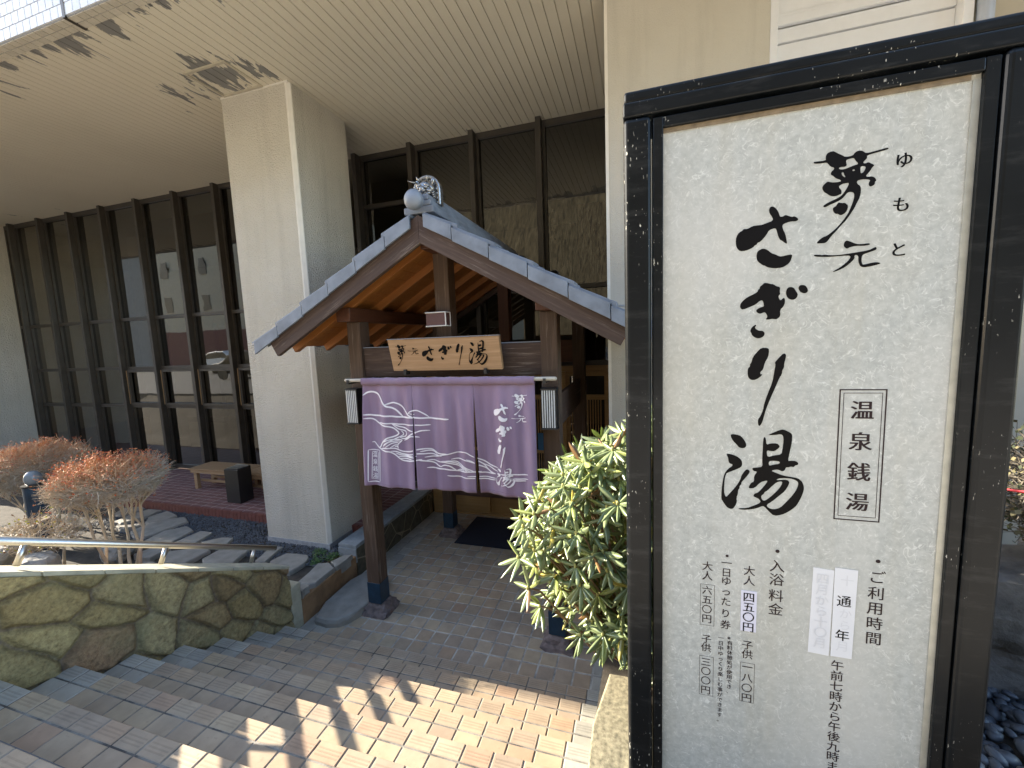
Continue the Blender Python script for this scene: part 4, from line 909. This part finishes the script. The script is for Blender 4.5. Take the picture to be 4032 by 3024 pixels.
while y < 2.6:
    y1 = min(y + random.uniform(.28, .42), 2.658); mb.box(-1.90, -1.640, y + .002, y1 - .002, .353, .398); y = y1
mb.done('coping', 'curb', CW, bevel=.006)
MB().box(-1.90, -1.645, .755, .774, .18, .352).done('end_block', 'curb', CW, bevel=.004)

# ================================================================ steel handrail
HR = thing('handrail', 'brushed steel handrail on short leaning posts along the retaining wall', 'handrail', (-1.75, -1.2, 1.2))
def rz(y): return .867 - .546 * (y + .225)
MB().tube([(-1.75, -.225, rz(-.225)), (-1.75, -.26, rz(-.26)), (-1.75, -2.65, rz(-2.65))], .0225, 18).done('rail', 'steel', HR, smooth=True)
for y in (-.435, -1.122, -1.81, -2.5): MB().tube([(-1.75, y - .052, rz(y) - .118), (-1.75, y, rz(y) - .01)], .0165, 14).done('post', 'steel', HR, smooth=True)

# ================================================================ flagstones
SLABS = [('kerb side', [(-1.86, .08), (-1.92, .45), (-1.80, .49), (-1.66, .41), (-1.66, .13), (-1.71, .08)]),
 ('b', [(-2.50, .34), (-2.46, .54), (-2.18, .57), (-2.12, .53), (-2.08, .41), (-2.1, .22), (-2.32, .2)]),
 ('c', [(-1.79, .50), (-1.74, .66), (-1.65, .70), (-1.652, .44), (-1.68, .43)]),
 ('d', [(-2.69, .31), (-2.75, .49), (-2.76, .63), (-2.65, .66), (-2.56, .33)]),
 ('e', [(-3.38, .2), (-3.39, .44), (-3.01, .52), (-2.93, .24), (-3.22, .1)]),
 ('f', [(-3.84, .52), (-3.66, .68), (-3.50, .70), (-3.43, .56), (-3.67, .45)]),
 ('g', [(-1.89, .02), (-1.82, .06), (-1.67, .05), (-1.655, -.055), (-1.85, -.06)]),
 ('h', [(-5.79, .68), (-5.86, .95), (-5.80, 1.14), (-5.56, 1.17), (-5.50, .98), (-5.62, .66)]),
 ('i', [(-5.46, .92), (-5.40, 1.15), (-5.06, 1.06), (-5.13, .8), (-5.29, .77)]),
 ('j', [(-5.61, .60), (-5.29, .74), (-5.22, .72), (-5.37, .52)]),
 ('k', [(-5.19, .53), (-5.24, .84), (-4.90, 1.06), (-4.67, .95), (-4.70, .79), (-4.76, .46), (-4.9, .40)]),
 ('l', [(-4.64, .34), (-4.70, .64), (-4.53, .83), (-4.29, .75), (-4.23, .40)]),
 ('m', [(-4.16, .40), (-4.14, .74), (-3.92, .74), (-3.87, .46)]),
 ('n', [(-3.78, .03), (-3.98, .23), (-3.69, .41), (-3.48, .38), (-3.47, .08)]),
 ('o', [(-6.17, .86), (-6.29, 1.09), (-6.15, 1.18), (-5.94, 1.17), (-5.93, 1.0), (-6.0, .86)]),
 ('p', [(-4.32, .06), (-4.30, .26), (-4.04, .30), (-4.03, .06), (-4.19, .04)])]
SLAB_LABEL = ['flagstone with straight edge on the low orange kerb', 'wide flagstone right before the foot of the stucco column', 'small flagstone touching the grey block of the curb wall',
 'narrow flagstone just past the lower end of the handrail', 'large flagstone behind the last handrail post', 'small flagstone at the gravel near the stucco column', 'small broken flagstone behind the end step of the rubble wall',
 'flagstone at the brick edging behind the azalea stems', 'flagstone by the gravel below the wooden bench', 'thin flagstone strip under the azalea crown', 'largest flagstone beside the azalea trunk with rounded gravel end',
 'flagstone between the azalea trunk and the gravel', 'square flagstone above the steel rail near the gravel', 'flagstone under the middle of the steel rail', 'flagstone farthest from the stairs at the brick edging', 'flagstone fragment beside the foot of the azalea']
for (nm, poly), lab in zip(SLABS, SLAB_LABEL):
    q = []
    n = len(poly)
    for i in range(n):
        a, b = Vector(poly[i]), Vector(poly[(i + 1) % n]); q.append(a); mid = (a + b) / 2
        q.append(mid + Vector((random.uniform(-.012, .012), random.uniform(-.012, .012))))
    c = sum(q, Vector((0, 0))) / len(q); zt = .325 + random.uniform(-.008, .008); tx, ty = random.uniform(-.02, .02), random.uniform(-.02, .02)
    zf = lambda p: zt + (p.x - c.x) * tx + (p.y - c.y) * ty
    inner = [c + (p - c) * .955 for p in q]; mb = MB(); m_ = len(q)
    mb.add([(p.x, p.y, .20) for p in q] + [(p.x, p.y, zf(p) - .012) for p in q] + [(p.x, p.y, zf(p) + .002 * noise.noise(Vector((p.x * 9, p.y * 9, 0)))) for p in inner],
           [(i, (i + 1) % m_, m_ + (i + 1) % m_, m_ + i) for i in range(m_)] + [(m_ + i, m_ + (i + 1) % m_, 2 * m_ + (i + 1) % m_, 2 * m_ + i) for i in range(m_)] + [tuple(range(2 * m_, 3 * m_))])
    tag(mb.done('flagstone', 'slab'), lab, 'flagstone', 'grey flagstones of the garden path')
# the big natural stone step on the porch floor
def rough_slab(name, poly, z0, z1, mat, amp=.012, parent=None):
    q = smooth_poly(poly, 1); c = sum((Vector(p) for p in q), Vector((0, 0))) / len(q); mb = MB(); n = len(q)
    rings = [(1.0, z0), (1.01, z0 + (z1 - z0) * .55), (.985, z1 - .012), (.94, z1), (.45, z1 + .004)]
    for k, (s, z) in enumerate(rings):
        for p in q:
            v = c + (Vector(p) - c) * s; d = noise.noise(Vector((v.x * 9, v.y * 9, z * 14))) * amp
            mb.v.append((v.x + d, v.y + d * .7, z + d * .5))
    mb.f = [(k * n + i, k * n + (i + 1) % n, (k + 1) * n + (i + 1) % n, (k + 1) * n + i) for k in range(4) for i in range(n)] + [tuple(4 * n + i for i in range(n))]
    mb.mi = [0] * len(mb.f); mb.t = [(1, 1, 1)] * len(mb.v)
    return mb.done(name, mat, parent, smooth=False, bevel=.004)
tag(rough_slab('stone_step', [(-1.60, -.05), (-1.30, -.075), (-1.17, .08), (-1.13, .30), (-1.17, .62), (-1.30, .80), (-1.62, .78)], -.01, .088, 'slab'), 'big natural stone step on the porch floor by the gate post', 'step')
def boulder(name, c, r, mat, seed, sub=3, parent=None, flat=0):
    bm = bmesh.new(); bmesh.ops.create_icosphere(bm, subdivisions=sub, radius=1)
    for v in bm.verts:
        k = max(abs(v.co.x) * .9, abs(v.co.y), abs(v.co.z) * .95); p = v.co.lerp(v.co / k, .45)
        d = .22 * noise.noise(v.co * 1.3 + Vector((seed, 0, 0))) + .09 * noise.noise(v.co * 3.7 + Vector((0, seed, 0)))
        p = p * (1 + d); v.co = Vector((c[0] + p.x * r[0], c[1] + p.y * r[1], c[2] + p.z * r[2]))
    me = bpy.data.meshes.new(name); bm.to_mesh(me); bm.free(); return link(name, me, mat, parent, False)
for c, r, s, lab in (((-3.9, -.92, .78), (.17, .13, .13), 2, 'sunlit pale garden rock below the handrail and the low shrub'), ((-3.55, -.28, .36), (.20, .14, .12), 5, 'grey garden rock beside the azalea stems behind the coping'), ((-5.1, -.75, .62), (.32, .22, .2), 9, 'broad sunlit rock at the left behind the leaning rail post'), ((-4.55, .02, .36), (.18, .12, .11), 12, 'dark rock at the foot of the azalea trunk')):
    tag(boulder('garden_rock', c, r, 'rock', s), lab, 'rock', 'rocks in the garden bed')
# mossy granite blocks right of the stairs
tag(rough_slab('granite_block', [(1.345, -2.25), (1.345, -.90), (1.60, -.89), (1.62, -2.25)], .3, .85, 'granite', .008), 'mossy granite block beside the foot of the black sign', 'stone block')
tag(rough_slab('granite_block', [(1.36, -.86), (1.35, -.30), (1.55, -.28), (1.58, -.85)], -.05, .55, 'granite', .010), 'lower granite block under the rhododendron', 'stone block')

# ================================================================ benches, ash bin, garden lamp
def bench(x0, x1, y0, y1, label):
    t = thing('slatted_bench', label, 'bench', ((x0 + x1) / 2, (y0 + y1) / 2, .40), 'slatted benches on the brick terrace')
    mb = MB(); n = int((x1 - x0) / .075); w = (x1 - x0) / n
    for i in range(n): mb.box(x0 + i * w + .004, x0 + (i + 1) * w - .004, y0, y1, .748, .770)
    mb.done('seat', 'bench_wood', t, bevel=.003)
    for b in (y0 + .012, y1 - .036): MB().box(x0 + .03, x1 - .03, b, b + .024, .695, .747).done('apron', 'bench_wood', t, bevel=.002)
    for a in (x0 + .06, x1 - .13):
        for b in (y0 + .037, y1 - .095): MB().box(a, a + .07, b, b + .058, .40, .747).done('leg', 'bench_wood', t, bevel=.003)
    for b in (y0 + .1, y1 - .13): MB().box(x0 + .131, x1 - .131, b, b + .03, .52, .56).done('stretcher', 'bench_wood', t, bevel=.002)
bench(-5.82, -4.62, 1.80, 2.22, 'slatted wooden bench on the brick terrace before the dark windows')
bench(-4.60, -3.40, 1.74, 2.16, 'slatted wooden bench half hidden behind the stucco column')
t = thing('ash_bin', 'black metal ash bin with a slanted grille standing before the bench', 'ash bin', (-4.42, 1.58, .40))
MB().prism([(1.47, .401), (1.70, .401), (1.70, .945), (1.47, .93)], 'x', -4.56, -4.285).done('body', 'black_metal', t, bevel=.003)
mb = MB()
for i in range(6): mb.box(-4.54 + i * .04, -4.515 + i * .04, 1.50, 1.64, .940, .946)
mb.done('grille', 'steel', t); MB().box(-4.55, -4.295, 1.66, 1.695, .9452, .955).done('rim', 'steel', t)
t = thing('garden_lamp', 'dark cylindrical garden lamp with clear globe behind the sunlit azalea', 'lamp', (-5.75, -.08, .29))
MB().tube([(-5.75, -.08, .29), (-5.75, -.08, 1.15)], .105, 20).done('post', 'blue_cap', t, smooth=False); MB().ball((-5.75, -.08, 1.245), (.085, .085, .10), 20, 14).done('globe', 'globe', t, smooth=True)
MB().tube([(-5.75, -.08, 1.15), (-5.75, -.08, 1.17)], .115, 20).done('collar', 'black_metal', t)

# ================================================================ bare clipped azaleas
def twiggy(name, label, cat, base, crown, r, n_tips, n_stems, seed, red=1.0, rad=.0038, group=None, floor=None, leaf=0):
    rnd = random.Random(seed); t = thing(name, label, cat, tuple(base), group); base = Vector(base); crown = Vector(crown)
    mb = MB(); nodes = []
    for i in range(n_stems):
        a = 2 * PI * i / n_stems + rnd.uniform(-.4, .4); q = rnd.uniform(.25, .62)
        end = crown + Vector((math.cos(a) * r[0] * q, math.sin(a) * r[1] * q, -r[2] * rnd.uniform(.35, .75)))
        b = base + Vector((math.cos(a) * .26 * r[0], math.sin(a) * .12, 0)); path = [b]
        for k in range(1, 6):
            f = k / 5; p = b.lerp(end, f ** 1.25 * .35 + f * .65); p += Vector((rnd.uniform(-1, 1), rnd.uniform(-1, 1), rnd.uniform(-.5, .5))) * .05 * min(1, r[0] + .3) * (1 if k < 5 else .2); path.append(p)
        mb.tint = (.46 * rnd.uniform(.85, 1.1), .40, .29); mb.tube(path, [(.024 - .0028 * k) * (.75 if r[0] < .6 else 1) for k in range(6)], 6); nodes += [(path[3], 1), (path[4], 1), (path[5], 1)]
        for k in range(3):
            e2 = crown + Vector((math.cos(a + rnd.uniform(-.6, .6)) * r[0] * rnd.uniform(.3, .8), math.sin(a + rnd.uniform(-.6, .6)) * r[1] * rnd.uniform(.3, .8), r[2] * rnd.uniform(-.45, .25)))
            s0 = path[rnd.choice((3, 4, 5))]; md = s0.lerp(e2, .5) + Vector((rnd.uniform(-.05, .05), rnd.uniform(-.05, .05), rnd.uniform(-.06, .02)))
            mb.tint = (.44, .37, .27); mb.tube([s0, md, e2], [.011, .008, .005], 5); nodes += [(md, 0), (e2, 0)]
    stems = mb.done('stem', 'twig', t, tint=True)
    mb = MB(); tips = MB()
    for i in range(n_tips):
        u = rnd.uniform(-.75, 1.0); a = rnd.uniform(0, 2 * PI); c = math.sqrt(max(0, 1 - u * u)); k = rnd.uniform(.80, 1.02) + .05 * math.sin(3 * a + seed)
        tip = crown + Vector((r[0] * c * math.cos(a) * k, r[1] * c * math.sin(a) * k, r[2] * u * k))
        nd = min(rnd.sample(nodes, 12), key=lambda q: (q[0] - tip).length * rnd.uniform(.8, 1.25))[0]
        m1 = nd.lerp(tip, .4) + Vector((rnd.uniform(-1, 1), rnd.uniform(-1, 1), rnd.uniform(-.6, 1))) * .05 * min(1, r[0] + .3)
        m2 = nd.lerp(tip, .72) + Vector((rnd.uniform(-1, 1), rnd.uniform(-1, 1), rnd.uniform(-.6, 1))) * .035
        g = rnd.uniform(.7, 1.1); top = max(0, u); dk = .35 if leaf > 1 else 1
        mb.tint = (.50 * g * dk, (.43 * g - .13 * top * red) * dk, (.33 * g - .17 * top * red) * dk); mb.tube([nd, m1, m2, tip], [rad * 1.5, rad * 1.2, rad, rad * .6], 3, cap=False)
        d = (tip - m2).normalized()
        for b in range(3):
            s0 = m1.lerp(tip, rnd.uniform(.2, .9)); dd = (d + Vector((rnd.uniform(-1, 1), rnd.uniform(-1, 1), rnd.uniform(-.5, 1))) * .8).normalized(); L = rnd.uniform(.05, .13)
            e = s0 + dd * L; mb.tube([s0, e], [rad * .8, rad * .45], 3, cap=False)
            if rnd.random() < (.06 + .94 * top ** .8) * red:
                tips.tint = rnd.choice([(.52, .13, .05), (.45, .17, .06), (.36, .11, .06), (.55, .22, .09)])
                for q in range(3):
                    w = Vector((rnd.uniform(-1, 1), rnd.uniform(-1, 1), rnd.uniform(-.2, 1))).normalized(); sz = rnd.uniform(.008, .018); o2 = w.cross(d).normalized() * sz * .4
                    tips.add([e, e + w * sz * .5 + o2, e + w * sz, e + w * sz * .5 - o2], [(0, 1, 2, 3)])
            elif leaf and rnd.random() < leaf:
                tips.tint = rnd.choice(([(.45, .42, .04), (.30, .16, .07), (.33, .28, .18)] if leaf < 1 else [(.05, .06, .022), (.09, .08, .035), (.035, .045, .018), (.16, .14, .07)]))
                w = Vector((rnd.uniform(-1, 1), rnd.uniform(-1, 1), .5)).normalized(); sz = rnd.uniform(.015, .03); o2 = w.cross(d).normalized() * sz * .4
                tips.add([e, e + w * sz * .5 + o2, e + w * sz, e + w * sz * .5 - o2], [(0, 1, 2, 3)])
    if leaf and leaf < 1: b_ = len(mb.v); mb.v += tips.v; mb.t += tips.t; mb.f += [tuple(b_ + i for i in q) for q in tips.f]; mb.mi += tips.mi
    mb.done('twigs', 'twig', t, tint=True)
    if leaf and leaf < 1: pass
    elif tips.v: tips.done('leaf_tips', 'twig', t, tint=True)
twiggy('azalea_bush', 'bare clipped azalea with sunlit orange tips and pale crooked stems', 'shrub', (-3.28, -.58, .44), (-3.24, -.62, 1.575), (.42, .45, .23), 1500, 6, 3, 1.0, .0024, 'clipped azaleas in the garden bed')
twiggy('azalea_bush', 'wide bare clipped azalea in shade by the facade behind the orange-tipped one', 'shrub', (-6.5, .38, .27), (-6.56, .37, 1.21), (.72, .60, .39), 1500, 6, 8, .8, .0030, 'clipped azaleas in the garden bed')
twiggy('low_shrub', 'low leafless shrub with a few yellow leaves below the rail at the left', 'shrub', (-4.2, -.72, .50), (-4.25, -.70, .98), (.42, .30, .17), 260, 5, 21, 0.05, .0028, None, None, .4)
# ================================================================ weeds at the column foot
mb = MB()
for _ in range(520):
    c = random.choice([(-2.02, .60, .11), (-1.86, .63, .08), (-1.98, .48, .06), (-2.12, .68, .07)]); a = random.uniform(0, 2 * PI); q = c[2] * math.sqrt(random.random())
    x, y = c[0] + q * math.cos(a), c[1] + q * math.sin(a); z = .285 + random.uniform(0, .07) * (1 - q / c[2] * .6); s = random.uniform(.007, .015); b = random.uniform(0, 2 * PI); k = random.uniform(-.006, .006)
    mb.add([(x, y, z), (x + s * math.cos(b), y + s * math.sin(b), z + k + .006), (x + 1.6 * s * math.cos(b + .6), y + 1.6 * s * math.sin(b + .6), z + k), (x + s * math.cos(b + 1.2), y + s * math.sin(b + 1.2), z + .004)], [(0, 1, 2, 3)])
tag(stuff(mb.done('green_weeds', 'weed')), 'small bright green weeds at the foot of the stucco column', 'weeds')
# ================================================================ rhododendron
rnd = random.Random(11)
RH = thing('rhododendron', 'sunlit evergreen rhododendron with long curled leaves between gate post and black sign', 'shrub', (1.78, -.75, .55))
lm = MB(); sm = MB(); root = Vector((1.80, -.70, .52))
def leaf(base, d, up, L, W, tint, curl):
    side = d.cross(up)
    side = side.normalized() if side.length > 1e-4 else Vector((1, 0, 0)); nrm = side.cross(d).normalized(); K = 6; vs = []
    for i in range(K + 1):
        t = i / K; w = W * (math.sin(PI * min(1, .06 + t * .94)) ** .6) * (1 if t < .6 else 1 - (t - .6) * .3); p = base + d * L * t - nrm * (L * .16 * t * t)
        for s, dz in ((-1, -curl), (-.45, -curl * .18), (0, -.06), (.45, -curl * .18), (1, -curl)): vs.append(p + side * (w * s) * (1 - curl * .35) + nrm * (dz * w))
    b0 = len(lm.v); mid = sc3(tint, 1.5)
    lm.v += [tuple(v) for v in vs]
    for i in range(K + 1): lm.t += [tint, tint, mid, tint, tint]
    f = [(b0 + i * 5 + j, b0 + i * 5 + j + 1, b0 + (i + 1) * 5 + j + 1, b0 + (i + 1) * 5 + j) for i in range(K) for j in range(4)]
    lm.f += f; lm.mi += [0] * len(f)
cen = Vector((1.80, -.90, 1.60)); cnt = 0; tries = 0; heads = []
while cnt < 820 and tries < 40000:
    tries += 1
    z = rnd.uniform(1.04, 2.40); h = (z - 1.04) / 1.36
    xl = 1.40 - .46 * math.sin(PI * min(1, h * 1.02)) ** .7 + (.10 if h < .25 else 0) + (.34 * max(0, h - .72) / .28)
    if h < .12: xl += .12
    x = rnd.uniform(xl + .05, 2.35); yr = .42 * math.sqrt(max(.05, 1 - ((h - .5) * 1.7) ** 2)); y = -.92 + rnd.uniform(-1, 1) * yr
    p = Vector((x, y, z)); edge_d = x - xl
    if edge_d > .38 and y > -1.05 and rnd.random() < .35: continue
    if any((p - q).length < .045 for q in heads): continue
    heads.append(p); cnt += 1
    axis = Vector(((x - cen.x) * .9, (y - cen.y) * 1.3 - .15, .55 + (z - cen.z) * .35)).normalized()
    n = rnd.choice((6, 7, 8, 8, 9)); u = axis.orthogonal().normalized(); w = axis.cross(u); ph = rnd.uniform(0, 6.3); droop = .5 + .55 * max(0, .6 - h) + rnd.uniform(-.1, .25)
    for i in range(n):
        a = ph + 2 * PI * i / n + rnd.uniform(-.2, .2); op = rnd.uniform(.55, 1.25)
        d = (axis * math.cos(op) + (u * math.cos(a) + w * math.sin(a)) * math.sin(op)); d = (d + Vector((0, 0, -droop * rnd.uniform(.3, 1.1)))).normalized()
        g = rnd.uniform(.75, 1.15)
        tint = (.19 * g, .235 * g, .112 * g) if rnd.random() < .8 else ((.27 * g, .31 * g, .10 * g) if rnd.random() < .75 else ((.33 * g, .28 * g, .06 * g) if rnd.random() < .6 else (.20 * g, .11 * g, .045 * g)))
        leaf(p + d * .008, d, axis, rnd.uniform(.07, .125), rnd.uniform(.0125, .0195), tint, rnd.uniform(.5, 1.15))
    sm.tint = (.42, .40, .14); sm.ball(p + axis * .008, (.007, .007, .012), 6, 5)
    m1 = p - axis * .07; m2 = m1.lerp(root, .45) + Vector((rnd.uniform(-.07, .07), rnd.uniform(-.07, .07), rnd.uniform(-.05, .05)))
    sm.tint = (.20, .13, .075); sm.tube([p, m1, m2], [.0035, .005, .007], 4, cap=False)
    if cnt % 9 == 0: sm.tube([m2, m2.lerp(root, .55) + Vector((rnd.uniform(-.06, .06), rnd.uniform(-.06, .06), 0)), root + Vector((rnd.uniform(-.06, .06), rnd.uniform(-.06, .06), -.1))], [.010, .016, .024], 6)
lm.done('leaves', 'leaf', RH, smooth=True, tint=True); sm.done('stems', 'twig', RH, tint=True)

# ================================================================ strip of garden at the right of the sign
mb = MB(); rnd = random.Random(4)
for _ in range(1500):
    x, y = rnd.uniform(2.5, 4.6), rnd.uniform(-1.7, -.45); z = .75 + max(0, -y - .3) * .28 + rnd.uniform(.02, .10); s = rnd.uniform(.028, .05); a = rnd.uniform(0, PI)
    mb.ball((x, y, z), (s, s * .62, s * .42), 8, 5, rot=Matrix.Rotation(a, 3, 'Z') @ Matrix.Rotation(rnd.uniform(-.4, .4), 3, 'Y'))
stuff(mb.done('black_pebbles', 'pebble', smooth=True))
tag(boulder('boulder', (3.50, -.48, 1.22), (.62, .20, .36), 'boulder', 31, 4), 'large dark grey boulder above the black pebbles right of the sign', 'boulder')
tag(boulder('boulder', (4.6, -.1, 1.5), (.75, .35, .65), 'boulder', 44, 4), 'tall dark boulder behind the nearer one right of the sign', 'boulder')
twiggy('dry_shrub', 'dappled olive leafy shrub above the boulder right of the sign', 'shrub', (3.75, -.62, 1.3), (3.70, -.66, 1.98), (.55, .26, .42), 900, 5, 77, .0, .003, None, None, 1.5)
tag(MB().tube([(2.9, -.95, 2.08), (3.6, -1.0, 2.02), (4.6, -.95, 2.09)], .005, 8).done('red_rope', 'red_rope', smooth=True), 'thin red rope slung before the wall right of the sign', 'rope')

# ================================================================ across the street: what the dark glass reflects and what bounces light back
OB = thing('street_building', 'beige building with maroon base panels across the street mirrored in the dark windows', 'building', (-40, -25, 1.25))
MB().box(-43, -19.4, -30, -20, 1.25, 13.4).done('wall', 'beige_wall', OB); MB().box(-43, -19.35, -20.0, -19.95, 1.25, 4.6).done('base_panels', 'maroon', OB)
MB().box(-43.3, -19.1, -30.3, -19.7, 13.41, 13.8).done('roof', 'roof_tile', OB)
for x in range(-41, -20, 5):
    for z in (6.4, 9.6): MB().box(x, x + .9, -19.98, -19.93, z, z + 1.4).done('window', 'bronze', OB)
OB3 = thing('grey_block', 'plain grey concrete block beside the beige building across the street', 'building', (-53, -25, 1.25))
MB().box(-66, -43.6, -31, -20.5, 1.25, 12.4).done('wall', 'grey_wall', OB3); MB().box(-66.3, -43.4, -31.3, -20.2, 12.41, 12.7).done('roof', 'bronze', OB3)
OB2 = thing('gabled_house', 'pale gabled house with dark roof across the street mirrored beside the gate', 'house', (-13, -24, 1.25))
MB().box(-18, -8.5, -28, -21, 1.25, 6.2).done('wall', 'beige_wall', OB2); MB().prism([(-18.4, 6.21), (-8.1, 6.21), (-13.2, 9.2)], 'y', -28.4, -20.6).done('roof', 'bronze', OB2)
mb = MB()
for i in range(41):
    for j in range(10):
        x = -60 + i * 3.0; y = -34 - j * 5; mb.v.append((x, y, 1.2 + j * 6.5 + 1.5 * noise.noise(Vector((x * .08, y * .08, 0)))))
mb.f = [(j + i * 10, j + 1 + i * 10, j + 11 + i * 10, j + 10 + i * 10) for i in range(40) for j in range(9)]; mb.mi = [0] * len(mb.f); mb.t = [(1, 1, 1)] * len(mb.v)
structure(mb.done('hillside', 'crown', smooth=True))
def car(x, y, label, mat):
    t = thing('parked_car', label, 'car', (x, y, 1.256), 'cars parked across the street')
    prof = [(-2.1, .35), (-2.1, .75), (-1.3, .95), (-.7, 1.42), (.75, 1.45), (1.45, .98), (2.1, .86), (2.15, .35)]
    MB().prism([(x + a, 1.256 + b) for a, b in prof], 'y', y - .85, y + .85).done('body', mat, t, bevel=.08, seg=3)
    MB().prism([(x + a, 1.256 + b) for a, b in ((-1.15, .98), (-.66, 1.36), (.70, 1.38), (1.25, .99))], 'y', y - .86, y + .86).done('side_window', 'black_metal', t)
    for a in (-1.35, 1.35):
        for s in (-.86, .86): MB().tube([(x + a, y + s - .02, 1.58), (x + a, y + s + .02, 1.58)], .32, 20).done('wheel', 'black_metal', t)
car(-17.5, -8.2, 'dark grey car parked across the street mirrored in the glass', 'sign_black'); car(-24.5, -12.2, 'white car parked across the street mirrored in the glass', 'shutter')
